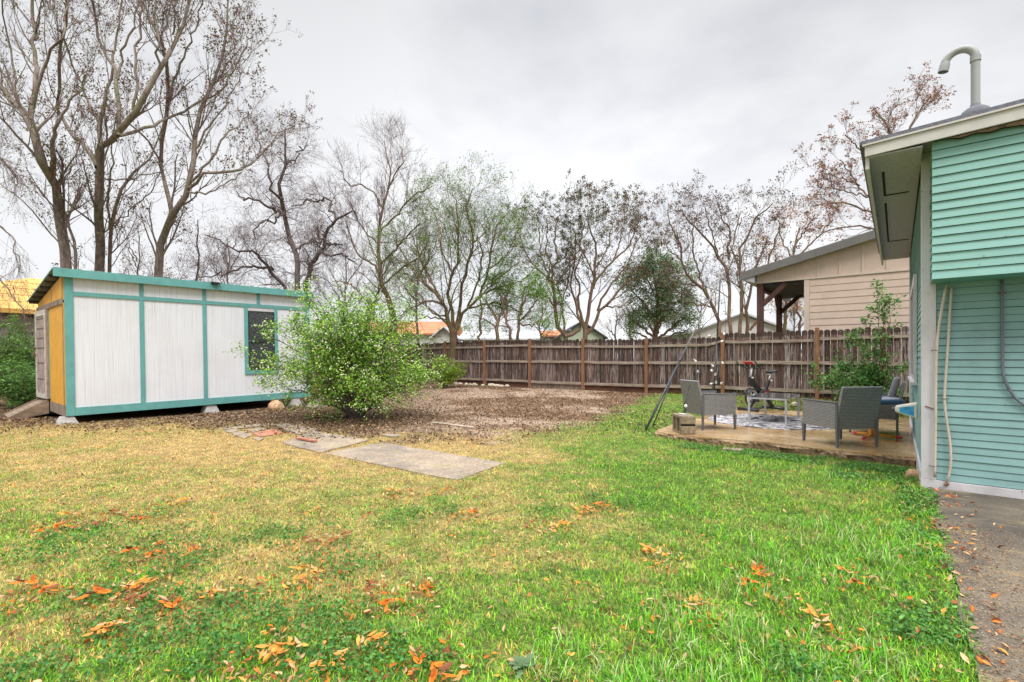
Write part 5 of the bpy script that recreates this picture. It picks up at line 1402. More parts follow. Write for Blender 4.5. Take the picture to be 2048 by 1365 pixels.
# flywheel: rim, spokes, hub
fw = thing("flywheel", None, None, (0.30, 0, 0.31)); fw.parent = bike
def ring(r0, r1, y0, y1, n=36):
    mb = MB(); vs = []
    for q in range(n):
        a = 2 * math.pi * q / n; c_, s_ = math.cos(a), math.sin(a)
        vs += [(r0 * c_, y0, r0 * s_), (r1 * c_, y0, r1 * s_), (r1 * c_, y1, r1 * s_), (r0 * c_, y1, r0 * s_)]
    fs = [(4 * q + a, 4 * q + (a + 1) % 4, 4 * ((q + 1) % n) + (a + 1) % 4, 4 * ((q + 1) % n) + a) for q in range(n) for a in range(4)]
    return mb.add(vs, fs)
ring(0.155, 0.19, -0.022, 0.022).build("rim", "silver", fw, smooth=False); ring(0.19, 0.20, -0.024, 0.024).build("tyre", "black_plastic", fw)
mb = MB()
for q in range(6):
    a = q * math.pi / 3 + 0.3; mb.bar((0.03 * math.cos(a), 0, 0.03 * math.sin(a)), (0.157 * math.cos(a), 0, 0.157 * math.sin(a)), 0.02, 0.022, up=(0, 1, 0))
mb.build("spoke", "silver", fw); MB().tube([(0, -0.05, 0), (0, 0.05, 0)], 0.035, 12).build("hub", "black_plastic", fw)
mb = MB(); 
for y in (-0.05, 0.05):
    pts = [(0.30 + 0.215 * math.cos(a), y, 0.31 + 0.215 * math.sin(a)) for a in np.linspace(0.4, 2.2, 9)]; mb.tube(pts, 0.018, 6)
mb.build("wheel_guard", "black_plastic", bike, smooth=True)
# seat post, saddle
T("seat_post", [([(-0.29, 0, 0.70), (-0.335, 0, 0.84)], 0.02)], "silver"); MB().box(-0.42, -0.02, 0.84, -0.25, 0.02, 0.868).build("seat_slider", "silver", bike)
mb = MB(); prof = [(-0.50, 0.105, 0.95), (-0.46, 0.118, 0.955), (-0.38, 0.10, 0.935), (-0.30, 0.05, 0.93), (-0.22, 0.028, 0.935), (-0.19, 0.018, 0.93)]
vs = []
for x, hw, z in prof:
    for (ky, kz) in ((-1, -0.035), (-0.75, 0.0), (0, 0.008), (0.75, 0.0), (1, -0.035), (0, -0.06)): vs.append((x, hw * ky, z + kz))
fs = [(i * 6 + j, i * 6 + (j + 1) % 6, (i + 1) * 6 + (j + 1) % 6, (i + 1) * 6 + j) for i in range(5) for j in range(6)] + [tuple(range(6))[::-1], tuple(range(30, 36))]
mb.add(vs, fs); mb.build("saddle", "black_plastic", bike, smooth=True)
mb = MB(); mb.tube([(-0.30, 0.04, 0.70), (-0.30, 0.08, 0.70)], 0.02, 8); mb.tube([(0.35, 0.04, 0.78), (0.35, 0.085, 0.78)], 0.02, 8); mb.build("knob", "silver", bike, smooth=True)
# handlebar column, bars, console
T("handlebar_post", [([(0.345, 0, 0.79), (0.30, 0, 0.99)], 0.024)], "silver")
T("handlebar", [([(0.30, -0.22, 1.03), (0.28, -0.10, 1.0), (0.28, 0.10, 1.0), (0.30, 0.22, 1.03)], 0.014), ([(0.30, -0.22, 1.03), (0.42, -0.25, 1.08), (0.52, -0.25, 1.17)], 0.015), ([(0.30, 0.22, 1.03), (0.42, 0.25, 1.08), (0.52, 0.25, 1.17)], 0.015),
                ([(0.28, -0.07, 1.0), (0.42, -0.08, 1.12)], 0.013), ([(0.28, 0.07, 1.0), (0.42, 0.08, 1.12)], 0.013), ([(0.30, -0.22, 1.03), (0.18, -0.23, 1.0)], 0.015), ([(0.30, 0.22, 1.03), (0.18, 0.23, 1.0)], 0.015)], "black_plastic")
mb = MB(); mb.hexa([(0.33, -0.10, 1.085), (0.33, 0.10, 1.085), (0.47, 0.12, 1.135), (0.47, -0.12, 1.135), (0.33, -0.10, 1.105), (0.33, 0.10, 1.105), (0.47, 0.12, 1.16), (0.47, -0.12, 1.16)][::1]); mb.build("tablet_tray", "red_plastic", bike, bevel=0.005)
# crank and pedals
T("crank", [([(-0.02, -0.10, 0.34), (-0.08, -0.10, 0.20)], 0.012), ([(-0.02, 0.10, 0.34), (0.05, 0.10, 0.47)], 0.012), ([(-0.02, -0.10, 0.34), (-0.02, 0.10, 0.34)], 0.016)], "metal_dark")
for (x, y, z) in ((-0.08, -0.16, 0.20), (0.05, 0.16, 0.47)): MB().box(x - 0.05, y - 0.045, z - 0.014, x + 0.05, y + 0.045, z + 0.014).build("pedal", "black_plastic", bike, bevel=0.006)

# ------------------------------------------------------------------ round stool (blue top, orange feet)
sx_, sy_2 = cam2w((1745 - CX) / F * 7.45, 7.45)
st = thing("spinning_stool", "blue topped round stool with orange legs and pink tips behind the nearest armchair", "stool", (sx_, sy_2, SZ))
MB().lathe([(0.0, 0.545), (0.37, 0.55), (0.395, 0.565), (0.395, 0.60), (0.38, 0.615), (0.0, 0.615)], n=28).build("seat", "blue_seat", st, smooth=False, bevel=0.01)
MB().lathe([(0.0, 0.616), (0.35, 0.617), (0.33, 0.632), (0.0, 0.638)], n=28).build("seat_pad", "blue_pale", st, smooth=True)
T("pole", [([(0, 0, 0.55), (0, 0, 0.16)], 0.028), ([(0, 0, 0.17), (0, 0, 0.02)], 0.05)], "orange_metal", st)
for k in range(3):
    a = 0.25 + k * 2 * math.pi / 3; c_, s_ = math.cos(a), math.sin(a)
    lg = T("leg", [([(0.02 * c_, 0.02 * s_, 0.13), (0.10 * c_, 0.10 * s_, 0.05), (0.32 * c_, 0.32 * s_, 0.032)], 0.02)], "orange_metal", st)
    T("foot_tip", [([(0.29 * c_, 0.29 * s_, 0.033), (0.37 * c_, 0.37 * s_, 0.03)], 0.022)], "pink_tip", lg)

# ------------------------------------------------------------------ white bottle shaped thing on the wall
wb = thing("plastic_jug", "white plastic jug with blue label fixed sideways to the house wall", "jug", (0.175, 6.93, 0.755), math.radians(0))
mb = MB(); mb.hexa([(-0.195, -0.045, -0.035), (-0.195, 0.045, -0.035), (0.0, 0.06, -0.10), (0.0, -0.06, -0.10), (-0.195, -0.045, 0.035), (-0.195, 0.045, 0.035), (0.0, 0.06, 0.085), (0.0, -0.06, 0.085)][::1]); mb.build("body", "white_plastic", wb, bevel=0.02)
mb = MB(); mb.add([(-0.155, -0.0505, -0.03), (-0.03, -0.0585, -0.068), (-0.03, -0.0585, 0.045), (-0.155, -0.0505, 0.022)], [(0, 1, 2, 3)]); o = mb.build("label_panel", "label_blue", wb); sdm = o.modifiers.new("s", "SOLIDIFY"); sdm.thickness = 0.002
MB().tube([(-0.194, 0, 0), (-0.222, 0, 0)], 0.017, 12).build("cap", "boot_grey", wb)

# ------------------------------------------------------------------ light pole, prop pole, garden fork, string lights
ptop = PD(1441, 548, 12.1); pbase = PD(1426, 790, 12.0); pbase.z = gz(pbase.x, pbase.y) + 0.0
lp = thing("light_pole", "thin dark upright pole standing by the fence post carrying string lights", "pole", (pbase.x, pbase.y, pbase.z))
L3 = lambda p, o: tuple(Vector(p) - Vector(o))
T("pole", [([(0, 0, -0.05), L3(pbase.lerp(ptop, 0.5), pbase)], 0.019), ([L3(pbase.lerp(ptop, 0.5), pbase), L3(ptop, pbase)], 0.015)], "metal_dark", lp)
T("guy_bar", [([(-0.12, 0.05, 0), L3(pbase.lerp(ptop, 0.28), pbase)], 0.010)], "metal_dark", lp)
tp = L3(ptop, pbase); MB().box(tp[0] - 0.075, tp[1] - 0.02, tp[2] - 0.03, tp[0] + 0.06, tp[1] + 0.02, tp[2] + 0.04).build("hook_box", "trim_white", lp, bevel=0.005)
q0 = G(1291, 861); q1 = PD(1443, 552, 11.85)
pr = thing("leaning_pole", "long grey metal pole leaning diagonally against the light pole", "pole", tuple(q0))
d = q1 - q0
T("pole", [([(0, 0, 0), tuple(d * 0.42)], 0.021)], "metal_dark", pr); T("upper_tube", [([tuple(d * 0.40), tuple(d * 1.0)], 0.018)], "galv_pipe", pr)
MB().tube([tuple(d * 0.375), tuple(d * 0.40)], 0.030, 10).build("collar", "black_plastic", pr)
a0 = G(1302, 856) ; a0.x += 0.02
gf = thing("garden_stake", "thin black metal stake leaning beside the foot of the diagonal pole", "stake", tuple(a0))
dd = (q0 + d * 0.385) - a0; T("rod", [([(0, 0, 0), tuple(dd)], 0.011)], "black_plastic", gf)
h0 = G(1276, 866); hk = thing("wire_hoop", "bent black wire hoop stuck in the grass at the foot of the leaning pole", "wire hoop", tuple(h0))
u = cw(1, 0); v_ = cw(0, 1)
def hp(a, b_, z): return tuple(u * a + v_ * b_ + Vector((0, 0, z)))
T("hoop", [([hp(-0.10, -0.08, 0), hp(-0.02, -0.05, 0.14), hp(0.0, -0.04, 0.16), hp(0.12, 0.0, 0.13), hp(0.15, 0.02, 0.0)], 0.006), ([hp(0.02, 0.1, 0), hp(0.06, 0.12, 0.17), hp(0.16, 0.12, 0.12), hp(0.24, 0.08, 0.0)], 0.006)], "black_plastic", hk, 6)
# string of bulbs
def PB(px, py, D=12.0): return PD(px, py, D)
sl = thing("string_lights", "hanging string lights with clear bulbs on black wire by the fence", "string lights", tuple(pbase))
strands = [[(1441, 552, 12.0), (1449, 600, 12.0), (1452, 640, 12.0), (1450, 680, 12.0), (1448, 715, 12.0), (1444, 750, 12.0), (1446, 780, 12.0)],
           [(1441, 552, 12.0), (1438, 610, 11.9), (1434, 660, 11.9), (1421, 672, 11.7), (1425, 720, 11.8), (1422, 745, 11.8), (1428, 785, 11.9)],
           [(1421, 672, 11.7), (1400, 738, 9.5), (1381, 765, 8.6), (1370, 810, 8.15), (1362, 818, 8.3), (1352, 812, 8.6)]]
for s in strands:
    P = [np.array(PB(*p)) for p in s]; q, _, _ = resample(P, [1] * len(P), 26); mb = MB(); mb.tube([L3(p, pbase) for p in q], 0.0045, 5); mb.build("wire", "wire_black", sl)
bulbs = [(1449, 622, 12), (1453, 627, 12), (1448, 668, 12), (1444, 683, 12), (1419, 672, 11.7), (1445, 726, 11.9), (1425, 732, 11.8), (1423, 741, 11.8), (1431, 749, 11.8), (1432, 765, 11.8), (1443, 767, 11.9), (1423, 768, 11.8), (1397, 743, 9.5), (1390, 722, 10), (1371, 812, 8.15)]
for (x, y, D) in bulbs:
    p = PB(x, y, D) - pbase; s = 0.8 if D > 9.9 else 0.8
    b1 = MB().lathe([(0.0, -0.055), (0.022, -0.05), (0.034, -0.03), (0.034, -0.005), (0.02, 0.02), (0.016, 0.025)], (0, 0, 0), 12).build("bulb", "bulb_glass", sl, smooth=True)
    b1.location = tuple(p); b1.rotation_euler = (rr.uniform(-1.2, 1.2), rr.uniform(-1.2, 1.2), 0); b1.scale = (s, s, s)
    MB().lathe([(0.018, 0.022), (0.018, 0.05), (0.01, 0.06)], (0, 0, 0), 10).build("socket", "black_plastic" if D < 9.9 else "trim_white", b1)

# ------------------------------------------------------------------ trees
BUD = [(0.16, 0.07, 0.06), (0.11, 0.06, 0.05), (0.12, 0.17, 0.05), (0.22, 0.09, 0.04)]
BUD_D = [(0.13, 0.10, 0.08), (0.10, 0.08, 0.05), (0.13, 0.07, 0.05), (0.09, 0.12, 0.05)]
GREEN = [(0.13, 0.24, 0.04), (0.20, 0.32, 0.06), (0.09, 0.16, 0.04), (0.16, 0.26, 0.05)]
A_ = (0.35, 0.85)
def LV(n1=1.5, l1=2.2, l2=1.1, l3=0.5, l4=0.25, w=0.10, up=0.05, n2=5, n3=4, n4=3, ang=A_):
    out_ = [(n1, 0.25, ang, l1, w, up, 5, 9), (n2, 0.2, ang, l2, w * 1.1, up, 4, 6), (n3, 0.2, ang, l3, w * 1.2, up, 3, 4)]
    if n4: out_.append((n4, 0.3, ang, l4, w * 1.2, up, 3, 3))
    return out_
tree("bare_tree", "leftmost tall bare tree whose thick trunk leans left behind the shed", 15.0,
     [[(150, 800, 34), (132, 524, 27), (120, 437, 26), (111, 385, 24), (103, 348, 21), (79, 305, 20), (61, 246, 20), (37, 215, 18), (0, 168, 14), (-50, 110, 10)],
      [(150, 790, 9), (150, 524, 8), (137, 458, 7), (129, 424, 6), (129, 358, 6), (124, 327, 5), (113, 300, 4)],
      [(103, 348, 12), (105, 298, 11), (111, 258, 9), (121, 237, 8), (150, 190, 5), (170, 150, 3)], [(105, 300, 7), (95, 290, 5), (79, 283, 3)],
      [(61, 240, 12), (70, 164, 12), (70, 82, 10), (64, -20, 7), (60, -90, 5)], [(64, 215, 9), (82, 156, 8), (103, 103, 7), (127, 74, 6), (131, 20, 5), (140, -60, 3)],
      [(41, 215, 7), (25, 123, 6), (8, 41, 4), (0, -40, 3)], [(70, 82, 6), (85, 10, 5), (100, -60, 3)], [(135, 500, 5), (111, 477, 4), (53, 411, 3.5), (0, 369, 3), (-40, 350, 2)],
      [(129, 358, 3), (150, 320, 2.5), (170, 300, 2)]],
     1, LV(1.7, 2.0, 1.0, 0.5, 0.0, w=0.10, up=0.08, n2=5, n3=4, n4=0, ang=(0.35, 0.85)), thin_k=0.84, leaf=(5500, 0.030, 0.45, BUD + [(0.17, 0.27, 0.05)], 0.05, "cluster"), group="tall bare trees behind the shed", amp=1.4)
tree("bare_tree", "tall straight bare tree forking above the middle of the shed roof's left half", 16.0,
     [[(200, 800, 29), (200, 535, 25), (199, 400, 22), (197, 330, 20), (202, 290, 18), (222, 281, 16), (242, 271, 15), (267, 234, 15), (291, 185, 14), (316, 144, 12), (340, 98, 10), (369, 49, 8), (385, -10, 6), (400, -80, 4)],
      [(195, 335, 14), (187, 320, 13), (165, 290, 12), (139, 262, 12), (119, 217, 10), (117, 135, 9), (131, 49, 8), (131, -30, 6), (135, -100, 4)],
      [(201, 290, 12), (197, 270, 12), (201, 246, 11), (213, 200, 9), (222, 150, 7), (230, 90, 6), (240, 20, 5), (245, -50, 3)],
      [(201, 246, 8), (180, 215, 7), (160, 160, 6), (140, 110, 5), (120, 60, 4)],
      [(238, 272, 12), (236, 230, 11), (236, 185, 10), (230, 139, 9), (205, 98, 8), (189, 33, 7), (180, -40, 5), (175, -110, 3)],
      [(235, 160, 7), (240, 123, 6), (262, 60, 5), (275, 10, 4), (285, -50, 3)],
      [(240, 272, 9), (254, 267, 9), (295, 254, 8), (361, 226, 7), (410, 201, 6), (435, 164, 5), (460, 120, 4), (484, 94, 3)],
      [(267, 234, 8), (272, 180, 7), (270, 110, 6), (282, 40, 5), (290, -40, 3)], [(316, 144, 7), (315, 90, 6), (310, 30, 5), (318, -40, 3)],
      [(224, 800, 11), (222, 533, 10), (224, 464, 10), (230, 410, 9), (246, 369, 8), (283, 328, 6), (304, 304, 4), (330, 240, 3)],
      [(224, 470, 6), (213, 390, 6), (224, 361, 5), (225, 308, 4), (232, 230, 3)], [(228, 455, 4), (260, 420, 4), (300, 385, 3.5), (330, 330, 2.5)],
      [(210, 360, 4), (250, 358, 4), (290, 352, 3.5), (330, 340, 2.5)]],
     2, LV(1.6, 2.0, 1.0, 0.5, 0.0, w=0.10, up=0.08, n2=5, n3=4, n4=0, ang=(0.35, 0.85)), thin_k=0.84, leaf=(7500, 0.032, 0.45, BUD, 0.05, "cluster"), group="tall bare trees behind the shed", amp=1.6)
tree("bare_tree", "spreading bare tree forking into a wide V above the right half of the shed", 17.0,
     [[(315, 800, 27), (318, 545, 23), (320, 490, 21), (335, 450, 18), (345, 430, 18), (361, 410, 16), (373, 381, 15), (386, 328, 14), (394, 246, 12), (410, 205, 11), (427, 164, 9), (451, 82, 7), (458, 5, 5), (462, -60, 3)],
      [(345, 432, 14), (338, 410, 13), (328, 369, 12), (320, 320, 12), (328, 267, 11), (336, 205, 10), (338, 135, 9), (325, 90, 8), (312, 62, 7), (287, 5, 5), (275, -60, 3)],
      [(336, 205, 7), (352, 150, 6), (372, 100, 5), (395, 40, 4), (405, -30, 3)],
      [(376, 378, 9), (392, 362, 8), (410, 349, 8), (472, 340, 7), (513, 320, 6), (537, 291, 5), (560, 268, 4), (590, 252, 3)],
      [(376, 385, 5), (410, 388, 5), (451, 369, 4), (484, 345, 3)], [(385, 362, 7), (398, 350, 6), (427, 312, 6), (447, 279, 5), (470, 255, 4), (492, 235, 3)],
      [(390, 300, 6), (412, 262, 5), (440, 225, 4), (470, 170, 3), (485, 140, 2.5)], [(410, 205, 5), (445, 175, 5), (480, 120, 4), (505, 75, 3)],
      [(322, 330, 6), (300, 290, 5), (275, 262, 5), (250, 240, 4), (225, 200, 3)], [(345, 70, 4), (350, 20, 3), (352, -40, 2.5)]],
     3, LV(1.7, 2.1, 1.05, 0.5, 0.0, w=0.10, up=0.08, n2=5, n3=4, n4=0, ang=(0.35, 0.85)), thin_k=0.84, leaf=(7500, 0.034, 0.5, BUD, 0.05, "cluster"), group="tall bare trees behind the shed", amp=1.8)
# weeping branches reaching in from the left edge
tree("weeping_tree", "bare weeping tree reaching in with thin drooping twigs at the left edge", 13.0,
     [[(-150, 850, 24), (-140, 600, 20), (-120, 420, 15), (-80, 330, 10), (-40, 300, 7), (10, 320, 5), (35, 360, 3)], [(-110, 400, 9), (-70, 420, 7), (-20, 440, 5), (25, 480, 3), (40, 540, 2)],
      [(-100, 450, 8), (-60, 500, 6), (-20, 540, 4), (30, 600, 3), (50, 650, 2)], [(-120, 420, 10), (-110, 300, 8), (-60, 220, 6), (0, 200, 4), (40, 230, 3)]],
     4, [(3.0, 0.2, (0.5, 1.2), 1.1, 0.12, -0.10, 4, 8), (6, 0.2, (0.4, 1.1), 0.9, 0.12, -0.16, 3, 6), (4, 0.2, (0.4, 1.0), 0.45, 0.14, -0.15, 3, 4)], leaf=(1200, 0.02, 0.4, GREEN + BUD, 0.03, "tip"), amp=0.5, twig_min=0.0028)
tree("bare_tree", "gnarled bare tree with twisting dark limbs right of the tall trees", 24.0,
     [[(600, 760, 24), (597, 551, 15), (586, 493, 14), (575, 449, 13), (568, 420, 12), (568, 398, 11), (563, 361, 9), (568, 335, 8), (575, 321, 7), (572, 290, 5), (570, 255, 3)],
      [(568, 427, 9), (550, 420, 8), (531, 412, 7), (515, 402, 6), (495, 398, 5), (473, 383, 3)], [(566, 398, 8), (550, 388, 7), (539, 346, 6), (530, 320, 5), (520, 291, 4), (513, 262, 3)],
      [(605, 640, 14), (608, 590, 13), (615, 556, 12), (630, 530, 11), (641, 511, 11), (645, 489, 10), (652, 470, 9), (660, 456, 8), (678, 434, 7), (692, 430, 5), (704, 423, 4)],
      [(671, 438, 6), (660, 412, 6), (648, 402, 5), (641, 401, 5), (616, 401, 5), (600, 412, 4), (583, 412, 3)], [(646, 490, 6), (665, 488, 5), (685, 489, 4)], [(640, 510, 5), (638, 471, 5), (634, 453, 4)],
      [(600, 620, 12), (575, 585, 11), (564, 570, 10), (546, 540, 9), (530, 525, 8), (517, 515, 7), (500, 503, 6), (477, 500, 5), (440, 482, 4), (410, 470, 3)],
      [(546, 540, 8), (531, 537, 7), (505, 532, 6), (477, 537, 5), (440, 548, 4), (400, 556, 3)], [(560, 430, 6), (548, 445, 5), (530, 440, 4), (512, 455, 4), (505, 480, 3)],
      [(592, 500, 7), (612, 490, 5), (625, 478, 4), (632, 495, 3)], [(573, 330, 6), (595, 318, 4), (600, 295, 4), (615, 290, 3)], [(640, 500, 6), (655, 510, 5), (690, 512, 4), (715, 530, 3)]],
     5, [(3.2, 0.12, (0.5, 1.2), 1.7, 0.30, 0.02, 5, 9), (6, 0.1, (0.5, 1.2), 1.0, 0.30, 0.02, 3, 7), (6, 0.15, (0.4, 1.1), 0.5, 0.25, 0.0, 3, 4), (2, 0.3, (0.4, 1.0), 0.25, 0.2, 0.0, 3, 3)],
     leaf=(1500, 0.03, 0.5, BUD, 0.05, "tip"), amp=1.6, mats=("bark_dark", "twig"), g_noise=0.14)
tree("bare_tree", "slender pointed bare tree with fine upswept twigs standing in front of the others", 22.0,
     [[(790, 760, 20), (788, 632, 18), (780, 595, 15), (762, 551, 12), (760, 493, 10), (758, 420, 8), (764, 365, 7), (780, 310, 5), (782, 273, 4), (772, 235, 3), (768, 205, 2)],
      [(758, 530, 7), (750, 500, 6), (725, 485, 5), (706, 450, 4), (695, 405, 3)], [(760, 420, 6), (775, 400, 5), (791, 383, 5), (824, 339, 4), (845, 322, 3), (865, 313, 2)],
      [(760, 360, 5), (748, 330, 4), (725, 312, 4), (698, 308, 3), (680, 275, 2)], [(780, 310, 4), (792, 280, 4), (806, 255, 3), (800, 218, 2)],
      [(775, 690, 9), (744, 606, 7), (752, 580, 7), (760, 555, 6)], [(760, 500, 6), (790, 465, 5), (815, 430, 4), (840, 400, 3)], [(758, 450, 5), (730, 420, 4), (712, 380, 3), (700, 350, 2.5)],
      [(764, 551, 6), (800, 510, 5), (830, 490, 4), (855, 450, 3)], [(742, 600, 5), (715, 560, 4), (690, 540, 3), (665, 540, 2)]],
     6, LV(3.0, 1.9, 1.1, 0.55, 0.0, w=0.13, up=0.06, n2=7, n3=5, n4=0, ang=(0.4, 1.0)), hk=0.84, amp=1.2, mats=("bark_brown", "twig"))
tree("leafing_tree", "vase shaped multi stem tree with fresh green leaf buds left of centre", 21.0,
     [[(905, 760, 28), (908, 680, 25), (906, 645, 22), (898, 630, 14), (892, 599, 10), (878, 573, 9), (860, 552, 8), (835, 520, 6), (815, 490, 5), (795, 450, 3)],
      [(908, 650, 12), (901, 593, 10), (894, 564, 9), (905, 520, 8), (916, 490, 7), (916, 417, 6), (913, 344, 3)], [(912, 650, 12), (918, 610, 10), (923, 564, 9), (933, 505, 8), (948, 446, 6), (935, 370, 5), (945, 318, 3)],
      [(914, 655, 12), (930, 608, 9), (957, 581, 8), (977, 511, 7), (992, 417, 5), (1010, 382, 3)], [(955, 582, 7), (980, 562, 6), (1007, 552, 5), (1035, 540, 4), (1060, 520, 3)],
      [(892, 599, 8), (870, 585, 7), (845, 590, 5), (820, 605, 4), (800, 620, 3)], [(880, 575, 6), (850, 515, 5), (850, 470, 4), (860, 420, 3)], [(905, 520, 6), (885, 470, 5), (880, 420, 4), (870, 380, 3)],
      [(948, 446, 5), (970, 420, 4), (975, 390, 3)], [(935, 600, 7), (955, 540, 6), (965, 480, 5), (955, 430, 3)], [(896, 625, 6), (862, 610, 5), (840, 570, 4), (820, 560, 3)], [(977, 511, 5), (1010, 480, 4), (1035, 450, 3)], [(892, 599, 6), (850, 545, 5), (815, 520, 4), (785, 520, 3)], [(878, 573, 6), (840, 480, 5), (825, 430, 3)], [(930, 608, 6), (980, 590, 5), (1020, 600, 4), (1045, 620, 3)], [(957, 581, 5), (1000, 530, 4), (1040, 490, 3)], [(895, 630, 5), (850, 625, 4), (815, 640, 3)]],
     7, LV(2.2, 2.3, 1.25, 0.6, 0.25, w=0.10, up=0.03, n2=6, n3=5, n4=2, ang=(0.4, 1.1)), thin_k=0.85, hk=0.84, leaf=(24000, 0.028, 0.5, [(0.18, 0.32, 0.05), (0.27, 0.42, 0.08), (0.11, 0.20, 0.05)], 0.08, "all"), amp=1.3, mats=("bark_brown", "twig_green"))
tree("leafing_tree", "small bright green leafy tree over the fence between two vase shaped trees", 20.0,
     [[(998, 760, 12), (996, 675, 10), (995, 646, 9), (985, 620, 7), (971, 600, 5)], [(1024, 690, 9), (1020, 665, 8), (1012, 646, 7), (1012, 610, 5), (1005, 585, 4)], [(1036, 690, 9), (1038, 640, 7), (1042, 608, 5), (1050, 575, 4)],
      [(996, 650, 6), (1010, 600, 5), (1025, 560, 3)], [(1036, 650, 6), (1060, 620, 5), (1078, 600, 3)], [(961, 700, 8), (961, 670, 7), (962, 622, 5), (960, 580, 3)], [(1012, 640, 5), (1000, 590, 4), (985, 555, 3)], [(1040, 630, 5), (1055, 590, 4), (1070, 560, 3)], [(996, 660, 5), (970, 640, 4), (945, 630, 3)], [(1038, 650, 5), (1065, 650, 4), (1085, 640, 3)]],
     8, [(2.6, 0.25, (0.5, 1.3), 1.3, 0.15, 0.02, 4, 7), (7, 0.2, (0.5, 1.2), 0.8, 0.15, 0.0, 3, 5), (4, 0.2, (0.4, 1.1), 0.4, 0.15, 0.0, 3, 3)], leaf=(10000, 0.030, 0.5, [(0.16, 0.32, 0.05), (0.24, 0.42, 0.07), (0.10, 0.22, 0.04)], 0.10, "all"), amp=0.6, mats=("bark_brown", "twig_green"))
TB = LV(1.5, 2.1, 1.15, 0.55, 0, w=0.13, up=0.05, n2=5, n3=4, n4=0, ang=(0.35, 0.95))
tree("budding_tree", "multi trunk tree with dark bud clusters just right of centre forking low", 23.0,
     [[(1132, 760, 16), (1130, 668, 14), (1117, 654, 12), (1111, 629, 11), (1110, 572, 10), (1107, 549, 9), (1100, 532, 8), (1077, 509, 6), (1055, 480, 5), (1042, 440, 4), (1040, 410, 2.5)],
      [(1108, 555, 8), (1105, 509, 7), (1114, 490, 6), (1110, 435, 5), (1114, 385, 3)], [(1111, 549, 7), (1122, 529, 6), (1135, 500, 5), (1160, 455, 4), (1170, 400, 3)], [(1129, 668, 8), (1127, 629, 7), (1124, 590, 5), (1135, 545, 4), (1140, 480, 3)],
      [(1130, 670, 12), (1150, 660, 11), (1162, 644, 9), (1157, 609, 8), (1147, 572, 7), (1140, 544, 5), (1150, 490, 4), (1150, 420, 3)], [(1100, 532, 6), (1085, 490, 5), (1080, 440, 4), (1075, 395, 3)], [(1110, 600, 6), (1090, 575, 5), (1068, 560, 4), (1050, 550, 3)],
      [(1104, 505, 5), (1092, 460, 4), (1095, 400, 3)]],
     9, TB, thin_k=0.85, hk=0.84, leaf=(9000, 0.036, 0.5, BUD_D, 0.055, "cluster"), leaf2=(3500, 0.028, 0.5, GREEN, 0.08, "all"), group="budding trees beyond the fence", amp=1.2, mats=("bark_brown", "twig"))
tree("budding_tree", "widest rounded tree with dark bud clusters right of the forked one", 23.5,
     [[(1171, 760, 18), (1171, 672, 16), (1171, 655, 14), (1173, 637, 12), (1180, 597, 11), (1185, 554, 10), (1190, 510, 8), (1192, 455, 6), (1175, 397, 4), (1176, 365, 2.5)],
      [(1168, 650, 10), (1162, 620, 9), (1157, 585, 8), (1160, 550, 6), (1150, 520, 5), (1165, 470, 4)], [(1186, 556, 8), (1202, 522, 7), (1227, 490, 6), (1264, 442, 5), (1272, 375, 2.5)],
      [(1173, 664, 12), (1190, 644, 10), (1200, 610, 9), (1209, 599, 9), (1229, 574, 8), (1254, 539, 7), (1269, 510, 6), (1300, 488, 5), (1317, 455, 3)], [(1195, 610, 8), (1210, 570, 7), (1219, 549, 6), (1252, 505, 5), (1270, 450, 4), (1289, 422, 3)],
      [(1190, 510, 5), (1215, 460, 4), (1225, 400, 3)], [(1188, 530, 5), (1172, 480, 4), (1150, 440, 3)], [(1209, 599, 5), (1240, 600, 4), (1262, 580, 3)], [(1227, 490, 5), (1240, 440, 4), (1245, 390, 3)], [(1254, 539, 5), (1280, 530, 4), (1310, 510, 3)]],
     10, TB, thin_k=0.85, hk=0.84, leaf=(12000, 0.036, 0.5, BUD_D + [(0.28, 0.13, 0.04)], 0.055, "cluster"), leaf2=(3500, 0.028, 0.5, GREEN, 0.08, "all"), group="budding trees beyond the fence", amp=1.4, mats=("bark_brown", "twig"))
tree("evergreen_tree", "dense dark green evergreen tree right of centre behind the fence", 25.0,
     [[(1312, 760, 14), (1312, 680, 12), (1313, 640, 10), (1315, 600, 8), (1310, 560, 6), (1300, 530, 4)], [(1312, 660, 9), (1335, 610, 7), (1350, 570, 5), (1365, 545, 3)], [(1312, 650, 8), (1290, 610, 6), (1270, 590, 4), (1255, 570, 3)],
      [(1314, 640, 7), (1330, 580, 5), (1330, 530, 4)], [(1312, 680, 8), (1345, 655, 6), (1370, 635, 4)], [(1312, 680, 8), (1285, 655, 6), (1262, 640, 4)], [(1313, 600, 5), (1295, 560, 4), (1280, 540, 3)], [(1335, 610, 5), (1362, 600, 4), (1380, 580, 3)], [(1312, 690, 6), (1280, 668, 5), (1255, 664, 3)], [(1312, 690, 6), (1345, 670, 5), (1375, 662, 3)], [(1312, 680, 6), (1325, 640, 5), (1345, 625, 3)], [(1312, 680, 6), (1298, 645, 5), (1280, 630, 3)]],
     11, [(4.0, 0.2, (0.5, 1.2), 1.0, 0.15, 0.02, 4, 7), (7, 0.2, (0.5, 1.2), 0.7, 0.15, 0.0, 3, 5), (4, 0.2, (0.4, 1.1), 0.35, 0.15, 0.0, 3, 3)],
     leaf=(23000, 0.042, 0.5, [(0.12, 0.23, 0.10), (0.18, 0.31, 0.13), (0.25, 0.34, 0.13), (0.09, 0.16, 0.08)], 0.13, "all"), leaf2=(1100, 0.045, 0.5, [(0.40, 0.16, 0.06), (0.25, 0.16, 0.06)], 0.1, "tip"), amp=1.2, mats=("bark_brown", "twig_green"))
